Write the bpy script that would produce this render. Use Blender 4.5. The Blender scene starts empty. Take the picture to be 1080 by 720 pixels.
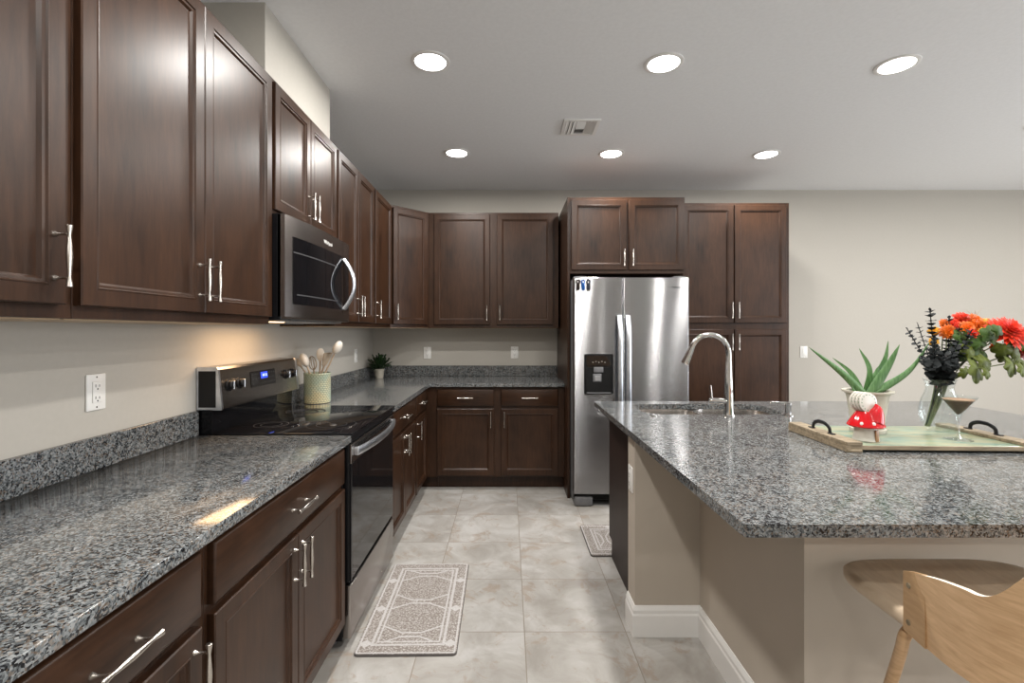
import bpy, bmesh, math, random
from mathutils import Vector, Matrix, geometry
random.seed(7)
PI = math.pi
SC = bpy.context.scene
COL = SC.collection

# ------------------------------------------------------------------ camera
H = 1.356                      # eye height
F = 504.0                      # focal length in pixels of the 1080 frame
cam = bpy.data.cameras.new('camera'); camo = bpy.data.objects.new('camera', cam); COL.objects.link(camo)
cam.sensor_width = 36; cam.lens = F / 1080 * 36
cam.shift_x = 4 / 1080; cam.shift_y = -11 / 1080
cam.clip_start = 0.02; cam.clip_end = 100
camo.location = (0, 0, H); camo.rotation_euler = (PI / 2, 0, 0)
SC.camera = camo

# ------------------------------------------------------------------ light levels
SC.view_settings.view_transform = 'Standard'; SC.view_settings.look = 'None'
SC.view_settings.gamma = 1; SC.view_settings.use_curve_mapping = False
SC.view_settings.exposure = 0.53
DOWN_W = 12.5                  # each ceiling downlight
DAY_W = 75.0                  # daylight through each window on the right
w = bpy.data.worlds.new('sky'); SC.world = w; w.use_nodes = True
w.node_tree.nodes['Background'].inputs[0].default_value = (0.75, 0.85, 1, 1)
w.node_tree.nodes['Background'].inputs[1].default_value = 1.0

def area(name, loc, rot, sx, sy, watt, col=(1, 1, 1), shape='RECTANGLE', parent=None, spread=PI):
    l = bpy.data.lights.new(name, 'AREA'); l.shape = shape; l.size = sx
    if shape in ('RECTANGLE', 'ELLIPSE'): l.size_y = sy
    l.energy = watt; l.color = col; l.spread = spread
    o = bpy.data.objects.new(name, l); COL.objects.link(o)
    o.location = loc; o.rotation_euler = rot
    if parent: o.parent = parent
    return o
# daylight entering by the two windows in the wall on the far right
area('daylight_window', (6.75, 1.0, 1.5), (0, PI / 2, 0), 1.6, 2.4, DAY_W, (0.95, 0.97, 1.0))
area('daylight_window', (6.75, -2.2, 1.5), (0, PI / 2, 0), 1.6, 2.4, DAY_W * 0.6, (0.95, 0.97, 1.0))

# ------------------------------------------------------------------ mesh helpers
class MB:
    def __init__(s): s.bm = bmesh.new()
    def box(s, x0, x1, y0, y1, z0, z1, bev=0.0, seg=2):
        r = bmesh.ops.create_cube(s.bm, size=1)
        vs = r['verts']
        for v in vs:
            v.co = Vector(((x0 + x1) / 2 + v.co.x * (x1 - x0), (y0 + y1) / 2 + v.co.y * (y1 - y0), (z0 + z1) / 2 + v.co.z * (z1 - z0)))
        if bev > 0:
            es = list({e for v in vs for e in v.link_edges})
            bmesh.ops.bevel(s.bm, geom=es, offset=bev, segments=seg, affect='EDGES', profile=0.5)
        return s
    def rings(s, rs, cap0=True, cap1=True, closed=True):
        L = [[s.bm.verts.new(p) for p in r] for r in rs]
        n = len(L[0])
        for a, b in zip(L[:-1], L[1:]):
            for i in range(n if closed else n - 1):
                j = (i + 1) % n
                try: s.bm.faces.new((a[i], a[j], b[j], b[i]))
                except ValueError: pass
        if cap0: s.bm.faces.new(L[0][::-1])
        if cap1: s.bm.faces.new(L[-1])
        return s
    def lathe(s, prof, c=(0, 0, 0), n=32, M=None, cap0=True, cap1=True):
        rs = []
        for r, z in prof:
            ring = [Vector((max(r, 1e-4) * math.cos(2 * PI * i / n), max(r, 1e-4) * math.sin(2 * PI * i / n), z)) for i in range(n)]
            if M: ring = [M @ p for p in ring]
            rs.append([p + Vector(c) for p in ring])
        return s.rings(rs, cap0, cap1)
    def tube(s, pts, rad, n=12, flat=None):
        pts = [Vector(p) for p in pts]
        if not hasattr(rad, '__len__'): rad = [rad] * len(pts)
        rs = []; up = None
        for i, p in enumerate(pts):
            t = (pts[min(i + 1, len(pts) - 1)] - pts[max(i - 1, 0)]).normalized()
            if up is None:
                up = Vector((0, 0, 1)) if abs(t.z) < 0.9 else Vector((1, 0, 0))
                if flat is not None: up = Vector(flat)
            a = t.cross(up)
            if a.length < 1e-5: a = t.cross(Vector((0, 1, 0.1)))
            a.normalize(); b = a.cross(t).normalized(); up = b
            r = rad[i]
            ra, rb = (r if hasattr(r, '__len__') else (r, r))
            rs.append([p + a * ra * math.cos(2 * PI * k / n) + b * rb * math.sin(2 * PI * k / n) for k in range(n)])
        return s.rings(rs)
    def plate(s, outer, holes, z0, z1, bev=0.0):
        loops = [outer] + holes
        flat = [p for l in loops for p in l]
        tris = geometry.tessellate_polygon([[Vector((p[0], p[1], 0)) for p in l] for l in loops])
        top = [s.bm.verts.new((p[0], p[1], z1)) for p in flat]; bot = [s.bm.verts.new((p[0], p[1], z0)) for p in flat]
        for t in tris:
            a, b, c = t
            if ((Vector(flat[b]) - Vector(flat[a])).cross(Vector(flat[c]) - Vector(flat[a]))) < 0: a, c = c, a
            try:
                s.bm.faces.new((top[a], top[b], top[c])); s.bm.faces.new((bot[c], bot[b], bot[a]))
            except ValueError: pass
        k = 0
        for l in loops:
            n = len(l)
            for i in range(n):
                j = (i + 1) % n
                s.bm.faces.new((bot[k + i], bot[k + j], top[k + j], top[k + i]))
            k += n
        return s
    def build(s, name, m, parent=None, smooth=True, loc=None, rot=None, ang=35):
        bmesh.ops.recalc_face_normals(s.bm, faces=s.bm.faces)
        uv = s.bm.loops.layers.uv.new('UVMap')
        for f in s.bm.faces:
            n = f.normal; ax = max(range(3), key=lambda i: abs(n[i]))
            for l in f.loops:
                c = l.vert.co
                l[uv].uv = (c.y, c.z) if ax == 0 else ((c.x, c.z) if ax == 1 else (c.x, c.y))
        me = bpy.data.meshes.new(name); s.bm.to_mesh(me); s.bm.free()
        if smooth:
            me.shade_smooth(); me.set_sharp_from_angle(angle=math.radians(ang))
        for x in (m if isinstance(m, (list, tuple)) else [m]): me.materials.append(x)
        o = bpy.data.objects.new(name, me); COL.objects.link(o)
        if parent: o.parent = parent
        if loc: o.location = loc
        if rot: o.rotation_euler = rot
        return o

def thing(name, label, cat, loc=(0, 0, 0), rotz=0, group=None):
    o = bpy.data.objects.new(name, None); COL.objects.link(o)
    o.empty_display_size = 0.05
    o.location = loc; o.rotation_euler = (0, 0, rotz)
    return tag(o, label, cat, group)
def tag(o, label=None, cat=None, group=None, kind=None):
    if label: o['label'] = label
    if cat: o['category'] = cat
    if group: o['group'] = group
    if kind: o['kind'] = kind
    return o
def struct(o): o['kind'] = 'structure'; return o
def dup(root, loc=None, rotz=None, label=None, group=None):
    r = root.copy(); COL.objects.link(r)
    if loc: r.location = loc
    if rotz is not None: r.rotation_euler = (0, 0, rotz)
    if label: r['label'] = label
    if group: r['group'] = group
    def rec(a, b):
        for ch in list(a.children):
            c = ch.copy(); COL.objects.link(c); c.parent = b
            rec(ch, c)
    rec(root, r)
    return r
def at(px, py, Y):             # world point seen at that spot of the photograph, Y metres away
    return Vector(((px - 536) * Y / F, Y, H - (py - 349) * Y / F))
def rrect(x0, x1, y0, y1, r, n=6):
    out = []
    for cx, cy, a0 in ((x1 - r, y0 + r, -PI / 2), (x1 - r, y1 - r, 0), (x0 + r, y1 - r, PI / 2), (x0 + r, y0 + r, PI)):
        for i in range(n + 1):
            a = a0 + PI / 2 * i / n; out.append((cx + r * math.cos(a), cy + r * math.sin(a)))
    return out
def spline(pts, n=8):          # Catmull-Rom through points
    P = [Vector(p) for p in pts]; P = [2 * P[0] - P[1]] + P + [2 * P[-1] - P[-2]]; out = []
    for i in range(1, len(P) - 2):
        for k in range(n):
            t = k / n; a, b, c, d = P[i - 1:i + 3]
            out.append(0.5 * ((2 * b) + (c - a) * t + (2 * a - 5 * b + 4 * c - d) * t * t + (3 * b - a - 3 * c + d) * t ** 3))
    out.append(P[-2]); return out

# ------------------------------------------------------------------ materials
class NT:
    def __init__(s, name):
        s.m = bpy.data.materials.new(name); s.m.use_nodes = True; s.t = s.m.node_tree
        s.p = s.t.nodes['Principled BSDF']
    def n(s, typ, **kw):
        x = s.t.nodes.new(typ)
        for k, v in kw.items():
            if k.startswith('i_'): x.inputs[k[2:].replace('_', ' ')].default_value = v
            else: setattr(x, k, v)
        return x
    def l(s, a, b): s.t.links.new(a, b)
    def math(s, op, a, b=None, c=None):
        x = s.t.nodes.new('ShaderNodeMath'); x.operation = op
        for i, v in enumerate((a, b, c)):
            if v is None: continue
            if isinstance(v, (int, float)): x.inputs[i].default_value = v
            else: s.l(v, x.inputs[i])
        return x.outputs[0]
    def ramp(s, fac, stops, interp='LINEAR'):
        x = s.t.nodes.new('ShaderNodeValToRGB'); x.color_ramp.interpolation = interp
        e = x.color_ramp.elements
        while len(e) > 1: e.remove(e[-1])
        for i, (p, c) in enumerate(stops):
            k = e[0] if i == 0 else e.new(p)
            k.position = p; k.color = (*c, 1) if len(c) == 3 else c
        s.l(fac, x.inputs[0]); return x.outputs[0]
    def mix(s, fac, a, b, mode='MIX'):
        x = s.t.nodes.new('ShaderNodeMix'); x.data_type = 'RGBA'; x.blend_type = mode
        for i, v in ((0, fac), (6, a), (7, b)):
            if isinstance(v, (int, float)): x.inputs[i].default_value = v
            elif isinstance(v, tuple): x.inputs[i].default_value = (*v, 1) if len(v) == 3 else v
            else: s.l(v, x.inputs[i])
        return x.outputs[2]
    def coord(s, scale=(1, 1, 1), loc=(0, 0, 0), kind='Object', rot=(0, 0, 0)):
        tc = s.n('ShaderNodeTexCoord'); mp = s.n('ShaderNodeMapping')
        mp.inputs['Scale'].default_value = scale; mp.inputs['Location'].default_value = loc; mp.inputs['Rotation'].default_value = rot
        s.l(tc.outputs[kind], mp.inputs[0]); return mp.outputs[0]
    def noise(s, v, scale, detail=3, rough=0.5, dist=0):
        x = s.n('ShaderNodeTexNoise'); s.l(v, x.inputs['Vector'])
        x.inputs['Scale'].default_value = scale; x.inputs['Detail'].default_value = detail
        x.inputs['Roughness'].default_value = rough; x.inputs['Distortion'].default_value = dist
        return x.outputs[0]
    def bump(s, h, strength=0.2, dist=0.002):
        b = s.n('ShaderNodeBump'); b.inputs['Strength'].default_value = strength; b.inputs['Distance'].default_value = dist
        s.l(h, b.inputs['Height']); s.l(b.outputs[0], s.p.inputs['Normal'])
    def set(s, **kw):
        for k, v in kw.items():
            k = k.replace('_', ' ')
            inp = s.p.inputs[k]
            if isinstance(v, (int, float)): inp.default_value = v
            elif isinstance(v, tuple): inp.default_value = (*v, 1) if len(v) == 3 else v
            else: s.l(v, inp)
        return s

def plain(name, col, rough=0.5, metal=0.0, var=0.12, scale=30, bump=0.0, **kw):
    s = NT(name); v = s.coord()
    f = s.noise(v, scale, 3)
    a = tuple(c * (1 - var) for c in col); b = tuple(min(1, c * (1 + var)) for c in col)
    s.set(Base_Color=s.ramp(f, [(0.3, a), (0.7, b)]), Roughness=rough, Metallic=metal, **kw)
    if bump: s.bump(f, bump)
    return s.m

def wood_dark(name, scale=(7, 7, 0.9), c0=(0.0115, 0.0046, 0.0020), c1=(0.053, 0.0232, 0.0113), rough=0.35):
    s = NT(name)
    v = s.coord(scale)
    big = s.noise(s.coord((1.6, 1.6, 0.9)), 2.5, 3, 0.6)
    g = s.noise(v, 9, 6, 0.65, 0.4)
    f = s.math('ADD', s.math('MULTIPLY', g, 0.45), s.math('MULTIPLY', big, 0.55))
    s.set(Base_Color=s.ramp(f, [(0.32, c0), (0.68, c1)]), Roughness=rough, Coat_Weight=0.05, Coat_Roughness=0.3, Specular_IOR_Level=0.27)
    s.bump(g, 0.03, 0.001)
    return s.m

def granite(name):
    s = NT(name); v = s.coord()
    vn = s.n('ShaderNodeTexNoise', i_Scale=60.0); s.l(v, vn.inputs['Vector'])
    mixv = s.n('ShaderNodeVectorMath', operation='MULTIPLY_ADD'); s.l(vn.outputs['Color'], mixv.inputs[0])
    mixv.inputs[1].default_value = (0.012,) * 3; s.l(v, mixv.inputs[2])
    vo = s.n('ShaderNodeTexVoronoi', i_Scale=245.0); s.l(mixv.outputs[0], vo.inputs['Vector'])
    sep = s.n('ShaderNodeSeparateColor'); s.l(vo.outputs['Color'], sep.inputs[0])
    big = s.noise(v, 9, 4, 0.6)
    mid = s.noise(v, 55, 3, 0.6)
    f = s.math('ADD', sep.outputs[0], s.math('MULTIPLY', s.math('SUBTRACT', mid, 0.5), 1.1))
    f = s.math('ADD', f, s.math('MULTIPLY', s.math('SUBTRACT', big, 0.5), 0.35))
    c = s.ramp(f, [(0.0, (0.010, 0.011, 0.013)), (0.17, (0.030, 0.033, 0.037)), (0.30, (0.070, 0.077, 0.081)),
                   (0.47, (0.125, 0.135, 0.140)), (0.68, (0.180, 0.190, 0.193)), (0.90, (0.24, 0.246, 0.246))], 'CONSTANT')
    tan = s.math('GREATER_THAN', s.math('ADD', sep.outputs[1], s.math('MULTIPLY', s.math('SUBTRACT', big, 0.5), 0.8)), 0.84)
    c = s.mix(s.math('MULTIPLY', tan, 0.5), c, (0.17, 0.125, 0.09))
    s.set(Base_Color=c, Roughness=0.10, Specular_IOR_Level=0.5)
    return s.m

def tile_floor(name):
    s = NT(name)
    T = 0.457
    v = s.coord((1, 1, 1), (-0.073 + 20 * T, -3.069 + 20 * T, 0))
    br = s.n('ShaderNodeTexBrick'); br.offset = 0; br.squash = 1
    s.l(v, br.inputs['Vector'])
    for k, x in (('Scale', 1), ('Mortar Size', 0.0022), ('Mortar Smooth', 0.15), ('Bias', 0), ('Brick Width', T), ('Row Height', T)): br.inputs[k].default_value = x
    br.inputs['Color1'].default_value = (0, 0, 0, 1); br.inputs['Color2'].default_value = (1, 1, 1, 1); br.inputs['Mortar'].default_value = (0.5, 0.5, 0.5, 1)
    # each tile shows another part of the stone
    off = s.n('ShaderNodeVectorMath', operation='SCALE'); s.l(br.outputs['Color'], off.inputs[0]); off.inputs['Scale'].default_value = 7.3
    ad = s.n('ShaderNodeVectorMath', operation='ADD'); s.l(v, ad.inputs[0]); s.l(off.outputs[0], ad.inputs[1])
    a = s.noise(ad.outputs[0], 4.5, 8, 0.62, 0.7); b = s.noise(ad.outputs[0], 7, 10, 0.72, 1.1)
    c = s.ramp(a, [(0.34, (0.31, 0.29, 0.265)), (0.50, (0.385, 0.367, 0.343)), (0.66, (0.47, 0.457, 0.44))])
    vein = s.ramp(b, [(0.54, (0, 0, 0)), (0.62, (1, 1, 1))])
    c = s.mix(s.math('MULTIPLY', vein, 0.5), c, (0.29, 0.215, 0.155))
    tone = s.ramp(br.outputs['Color'], [(0, (0.93, 0.93, 0.92)), (1, (1.0, 1.0, 1.0))])
    c = s.mix(1.0, c, tone, 'MULTIPLY')
    c = s.mix(br.outputs['Fac'], c, (0.24, 0.205, 0.17))
    s.set(Base_Color=c, Roughness=s.math('ADD', s.math('MULTIPLY', b, 0.2), 0.22))
    s.bump(s.math('SUBTRACT', 1.0, br.outputs['Fac']), 0.4, 0.0015)
    return s.m

def steel(name, col=(0.55, 0.55, 0.56), rough=0.26, aniso=0.85, brushed=0):
    s = NT(name); v = s.coord((1.2, 1.2, 260))
    g = s.noise(v, 6, 3)
    tg = s.n('ShaderNodeTangent'); tg.direction_type = 'UV_MAP'; tg.uv_map = 'UVMap'
    s.set(Base_Color=s.ramp(g, [(0.3, tuple(c * 0.94 for c in col)), (0.7, tuple(min(1, c * 1.05) for c in col))]), Metallic=1.0,
          Roughness=rough, Anisotropic=aniso, Anisotropic_Rotation=0.25, Tangent=tg.outputs[0])
    if brushed:
        # fine horizontal brushing: every hair line tips the surface a little up or down
        sp = s.n('ShaderNodeSeparateXYZ'); s.l(s.coord(), sp.inputs[0])
        wn = s.n('ShaderNodeTexWhiteNoise'); wn.noise_dimensions = '2D'; cv = s.n('ShaderNodeCombineXYZ'); s.l(s.math('FLOOR', s.math('MULTIPLY', sp.outputs[2], 20000)), cv.inputs[0]); s.l(s.math('FLOOR', s.math('MULTIPLY', sp.outputs[0], 300)), cv.inputs[1]); s.l(cv.outputs[0], wn.inputs['Vector'])
        cb = s.n('ShaderNodeCombineXYZ'); s.l(s.math('MULTIPLY', s.math('SUBTRACT', wn.outputs[0], 0.5), brushed), cb.inputs[2])
        ge = s.n('ShaderNodeNewGeometry'); ad = s.n('ShaderNodeVectorMath', operation='ADD'); s.l(ge.outputs['Normal'], ad.inputs[0]); s.l(cb.outputs[0], ad.inputs[1])
        nm = s.n('ShaderNodeVectorMath', operation='NORMALIZE'); s.l(ad.outputs[0], nm.inputs[0]); s.l(nm.outputs[0], s.p.inputs['Normal'])
    return s.m

def ply(name, c0, c1, scale=(3, 3, 22), rough=0.4):
    s = NT(name); v = s.coord(scale, rot=(0.15, 0.1, 0))
    g = s.noise(v, 5, 5, 0.6, 0.6)
    s.set(Base_Color=s.ramp(g, [(0.3, c0), (0.7, c1)]), Roughness=rough)
    return s.m

def mat_pattern(name):
    # kitchen mat woven with a medallion pattern; object coordinates, x across (0.43), y along (0.78)
    s = NT(name); tc = s.n('ShaderNodeTexCoord'); sp = s.n('ShaderNodeSeparateXYZ'); s.l(tc.outputs['Object'], sp.inputs[0])
    x, y = sp.outputs[0], sp.outputs[1]; ax = s.math('ABSOLUTE', x); ay = s.math('ABSOLUTE', y)
    dx = s.math('SUBTRACT', 0.215, ax); dy = s.math('SUBTRACT', 0.39, ay); d = s.math('MINIMUM', dx, dy)
    def band(v, c, t): return s.math('LESS_THAN', s.math('ABSOLUTE', s.math('SUBTRACT', v, c)), t)
    l1 = band(d, 0.062, 0.006); l2 = band(d, 0.082, 0.004); l3 = band(d, 0.010, 0.004)
    inside = s.math('GREATER_THAN', d, 0.082)
    my = s.math('SUBTRACT', s.math('PINGPONG', s.math('ADD', y, 0.39 + 0.13), 0.13), 0.0)    # 0 at the waists
    arc = s.math('MAXIMUM', 0.014, s.math('MULTIPLY', s.math('SUBTRACT', ax, 0.018), 0.55))
    a1 = s.math('MULTIPLY', band(my, arc, 0.0045) if False else s.math('LESS_THAN', s.math('ABSOLUTE', s.math('SUBTRACT', my, arc)), 0.0050), inside)
    bt = s.math('PINGPONG', s.math('ADD', y, 0.06), 0.13)
    b1 = s.math('MULTIPLY', s.math('LESS_THAN', s.math('ADD', s.math('ABSOLUTE', bt), s.math('MULTIPLY', s.math('ABSOLUTE', s.math('SUBTRACT', dx, 0.034)), 0.9)), 0.026), s.math('LESS_THAN', dx, 0.056))
    lines = s.math('MAXIMUM', s.math('MAXIMUM', l1, l2), s.math('MAXIMUM', l3, s.math('MAXIMUM', a1, b1)))
    vo = s.n('ShaderNodeTexVoronoi', i_Scale=120.0); s.l(tc.outputs['Object'], vo.inputs['Vector'])
    n1 = s.noise(tc.outputs['Object'], 260, 2)
    wv = s.n('ShaderNodeTexWave', i_Scale=34.0, i_Distortion=6.0, i_Detail=2.0); wv.wave_type = 'RINGS'; s.l(tc.outputs['Object'], wv.inputs['Vector'])
    sp1 = s.math('ADD', s.math('MULTIPLY', vo.outputs['Distance'], 0.9), s.math('MULTIPLY', wv.outputs['Fac'], 0.35))
    c = s.ramp(s.math('ADD', sp1, s.math('MULTIPLY', n1, 0.25)), [(0.38, (0.50, 0.48, 0.465)), (0.58, (0.33, 0.305, 0.285)), (0.85, (0.19, 0.16, 0.14))])
    c = s.mix(s.math('MULTIPLY', lines, 0.7), c, (0.50, 0.485, 0.48))
    s.set(Base_Color=c, Roughness=0.75)
    s.bump(sp1, 0.15, 0.001)
    return s.m

M = {}
M['wood'] = wood_dark('espresso_wood')
M['wood_h'] = wood_dark('espresso_wood_horizontal', (0.9, 0.9, 7))
M['wood_dk'] = wood_dark('espresso_toe_kick', c0=(0.014, 0.007, 0.005), c1=(0.03, 0.016, 0.012), rough=0.5)
M['melamine'] = plain('tan_underside', (0.50, 0.36, 0.23), 0.5)
M['granite'] = granite('speckled_granite')
M['floor'] = tile_floor('travertine_tile')
M['wall'] = plain('beige_wall_paint', (0.44, 0.415, 0.37), 0.75, var=0.015, scale=60, bump=0.03)
M['wall_isl'] = plain('warm_beige_wall_paint', (0.47, 0.415, 0.35), 0.7, var=0.03, scale=4, bump=0.01)
M['ceil'] = plain('ceiling_paint', (0.83, 0.84, 0.855), 0.85, var=0.02, scale=50, bump=0.22)
M['trim'] = plain('white_trim_paint', (0.80, 0.79, 0.77), 0.35, var=0.01)
M['plastic_w'] = plain('white_plastic', (0.80, 0.79, 0.76), 0.35, var=0.01)
M['slot'] = plain('dark_slot', (0.006, 0.006, 0.006), 0.5, Specular_IOR_Level=0.2)
M['nickel'] = plain('brushed_nickel', (0.56, 0.52, 0.475), 0.27, 1.0, var=0.03)
M['chrome'] = plain('polished_chrome', (0.62, 0.61, 0.60), 0.06, 1.0, var=0.02)
M['steel'] = steel('stainless_steel_fridge', (0.42, 0.42, 0.43), 0.20, 1.0, 0.6)
M['steel_dk'] = steel('dark_stainless_steel', (0.37, 0.345, 0.33), 0.26, 0.5)
M['steel_sink'] = plain('sink_steel', (0.55, 0.52, 0.49), 0.25, 1.0)
M['black'] = plain('black_enamel', (0.006, 0.006, 0.007), 0.3, Specular_IOR_Level=0.3)
M['glass_bk'] = plain('black_glass', (0.006, 0.006, 0.007), 0.035, Specular_IOR_Level=0.35)
M['black_ln'] = plain('dark_line', (0.035, 0.035, 0.037), 0.5)
M['grey_pl'] = plain('grey_plastic', (0.13, 0.13, 0.135), 0.45)
M['handle_st'] = plain('satin_steel_handle', (0.66, 0.69, 0.74), 0.32, 1.0)
M['knob_face'] = plain('silver_knob', (0.5, 0.52, 0.55), 0.25, 1.0)
M['crock'] = None
def emis(name, col, strength, base=(0.8, 0.8, 0.8)):
    s = NT(name); n = s.noise(s.coord(), 5, 1)
    s.set(Base_Color=base, Emission_Color=col, Emission_Strength=strength, Roughness=s.math('ADD', s.math('MULTIPLY', n, 0.1), 0.4)); return s.m
M['lamp'] = emis('downlight_lens', (1, 0.98, 0.94), 9.0)
M['task'] = emis('task_lamp', (1.0, 0.62, 0.28), 4.0)
M['blue'] = emis('blue_display', (0.02, 0.07, 0.9), 1.0, (0.01, 0.01, 0.05))
M['blue_txt'] = emis('blue_display_digits', (0.35, 0.5, 1.0), 1.3)
M['mat'] = mat_pattern('patterned_mat')
M['mat_edge'] = plain('mat_edge', (0.10, 0.09, 0.085), 0.8)
M['ply'] = ply('bent_plywood', (0.50, 0.31, 0.16), (0.66, 0.44, 0.25))
M['ply_dk'] = ply('bent_plywood_wing', (0.40, 0.24, 0.115), (0.50, 0.32, 0.165))
M['ply_edge'] = plain('plywood_edge', (0.78, 0.70, 0.58), 0.5)
M['seat'] = ply('seat_plywood', (0.52, 0.40, 0.28), (0.64, 0.51, 0.37), (12, 3, 3))
M['tray'] = ply('weathered_tray_wood', (0.14, 0.105, 0.062), (0.34, 0.27, 0.18), (2, 14, 14), 0.6)
s = NT('green_washed_tray_board'); g = s.noise(s.coord((2, 8, 2)), 3, 4)
s.set(Base_Color=s.ramp(g, [(0.35, (0.17, 0.27, 0.21)), (0.60, (0.32, 0.33, 0.21))]), Roughness=0.22); M['tray_in'] = s.m
M['iron'] = plain('black_iron', (0.012, 0.012, 0.014), 0.4, 0.3)
M['pot'] = plain('cream_pot', (0.50, 0.465, 0.39), 0.35, var=0.03)
M['soil'] = plain('soil', (0.05, 0.03, 0.018), 0.9, var=0.5, scale=90, bump=0.8)
s = NT('aloe_leaf'); g = s.noise(s.coord((30, 30, 6)), 4, 3)
s.set(Base_Color=s.ramp(g, [(0.3, (0.050, 0.135, 0.035)), (0.7, (0.13, 0.25, 0.095))]), Roughness=0.35); M['aloe'] = s.m
M['red_cer'] = plain('glossy_red_ceramic', (0.50, 0.006, 0.010), 0.08, var=0.05)
M['white_cer'] = plain('white_ceramic', (0.60, 0.57, 0.51), 0.25, var=0.02)
M['brown_cer'] = plain('brown_painted_door', (0.30, 0.15, 0.06), 0.4)
M['dot_gr'] = plain('green_painted_dots', (0.06, 0.20, 0.09), 0.4)
M['coffee'] = plain('coffee_cocktail', (0.060, 0.017, 0.006), 0.5, Specular_IOR_Level=0.15)
M['foam'] = plain('coffee_foam', (0.33, 0.20, 0.125), 0.6, var=0.25, scale=120)
def glass(name, col=(1, 1, 1), rough=0.0, base=0.03):
    # thin blown glass: clear with a grazing reflection
    s = NT(name); out = s.t.nodes['Material Output']
    lw = s.n('ShaderNodeLayerWeight', i_Blend=0.5); n = s.noise(s.coord(), 3, 1)
    f = s.math('MINIMUM', 0.85, s.math('ADD', base, s.math('MULTIPLY', s.math('POWER', lw.outputs['Facing'], 5.0), 0.5)))
    tr = s.n('ShaderNodeBsdfTransparent'); tr.inputs[0].default_value = (*col, 1)
    gl = s.n('ShaderNodeBsdfGlossy'); s.l(s.math('MULTIPLY', n, 0.03), gl.inputs['Roughness']); gl.inputs[0].default_value = (.95, .97, .97, 1)
    mx = s.n('ShaderNodeMixShader'); s.l(f, mx.inputs[0]); s.l(tr.outputs[0], mx.inputs[1]); s.l(gl.outputs[0], mx.inputs[2]); s.l(mx.outputs[0], out.inputs[0]); return s.m
M['glass'] = glass('clear_glass', (0.965, 0.98, 0.98))
M['euca'] = plain('dark_eucalyptus', (0.012, 0.015, 0.016), 0.6, var=0.4, Specular_IOR_Level=0.2)
M['leaf'] = plain('olive_green_leaf', (0.070, 0.090, 0.008), 0.55, Specular_IOR_Level=0.25, var=0.5, scale=25)
M['leaf2'] = plain('mid_green_leaf', (0.038, 0.075, 0.012), 0.55, Specular_IOR_Level=0.25, var=0.4, scale=25)
M['stem'] = plain('green_stem', (0.10, 0.12, 0.05), 0.6)
M['red_fl'] = plain('red_petals', (0.70, 0.030, 0.004), 0.5, var=0.35, scale=25)
M['or_fl'] = plain('orange_petals', (0.66, 0.13, 0.005), 0.5, var=0.35, scale=25)
M['ye_fl'] = plain('yellow_petals', (0.78, 0.38, 0.015), 0.5, var=0.3, scale=25)
M['dkred_fl'] = plain('dark_red_petals', (0.35, 0.03, 0.02), 0.5, var=0.3, scale=25)
M['straw'] = plain('dry_straw', (0.30, 0.18, 0.08), 0.7)
M['herb'] = plain('dark_green_herb', (0.018, 0.045, 0.012), 0.5, var=0.5)
M['utw'] = plain('pale_silicone', (0.72, 0.66, 0.58), 0.4, var=0.02)
M['utb'] = plain('beige_wooden_spatula', (0.42, 0.33, 0.24), 0.5)
s = NT('woven_mint_ceramic'); tc = s.n('ShaderNodeTexCoord')
br = s.n('ShaderNodeTexBrick'); br.offset = 0.5
cy = s.n('ShaderNodeSeparateXYZ'); s.l(tc.outputs['Object'], cy.inputs[0])
ang = s.math('MULTIPLY', s.math('ARCTAN2', cy.outputs[1], cy.outputs[0]), 0.078)
cb = s.n('ShaderNodeCombineXYZ'); s.l(ang, cb.inputs[0]); s.l(cy.outputs[2], cb.inputs[1]); s.l(cb.outputs[0], br.inputs['Vector'])
for k, x in (('Scale', 1), ('Mortar Size', 0.002), ('Mortar Smooth', 0.4), ('Brick Width', 0.018), ('Row Height', 0.0115)): br.inputs[k].default_value = x
big = s.noise(tc.outputs['Object'], 9, 2)
cc = s.ramp(big, [(0.42, (0.40, 0.50, 0.40)), (0.52, (0.58, 0.58, 0.40)), (0.6, (0.62, 0.55, 0.33))])
s.set(Base_Color=s.mix(br.outputs['Fac'], cc, (0.22, 0.26, 0.20)), Roughness=0.35)
s.bump(s.math('SUBTRACT', 1.0, br.outputs['Fac']), 0.7, 0.003); M['crock'] = s.m
M['clip_dk'] = plain('dark_brown_clip', (0.012, 0.007, 0.006), 0.5, Specular_IOR_Level=0.2)
M['clip_bl'] = plain('blue_clip', (0.004, 0.06, 0.24), 0.5, Specular_IOR_Level=0.2)
M['clip_gr'] = plain('charcoal_clip', (0.022, 0.025, 0.036), 0.5, Specular_IOR_Level=0.2)

M['glass_stem'] = glass('clear_glass_stem', (0.97, 0.98, 0.98), base=0.2)

# ------------------------------------------------------------------ the room
XL, YB, ZC = -1.33, 4.70, 2.743      # left wall, back wall, ceiling
XR, YR = 6.8, -4.0
def slab(name, m, *b, **k): return struct(MB().box(*b, **k).build(name, m, smooth=False))
slab('floor', M['floor'], XL - .12, XR + .12, YR - .12, YB + .12, -0.05, 0)
slab('ceiling', M['ceil'], XL - .12, XR + .12, YR - .12, YB + .12, ZC, ZC + 0.05)
slab('wall_left', M['wall'], XL - .12, XL, YR - .12, YB + .12, 0, ZC)
slab('wall_back', M['wall'], XL, XR, YB, YB + .12, 0, ZC)
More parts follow.
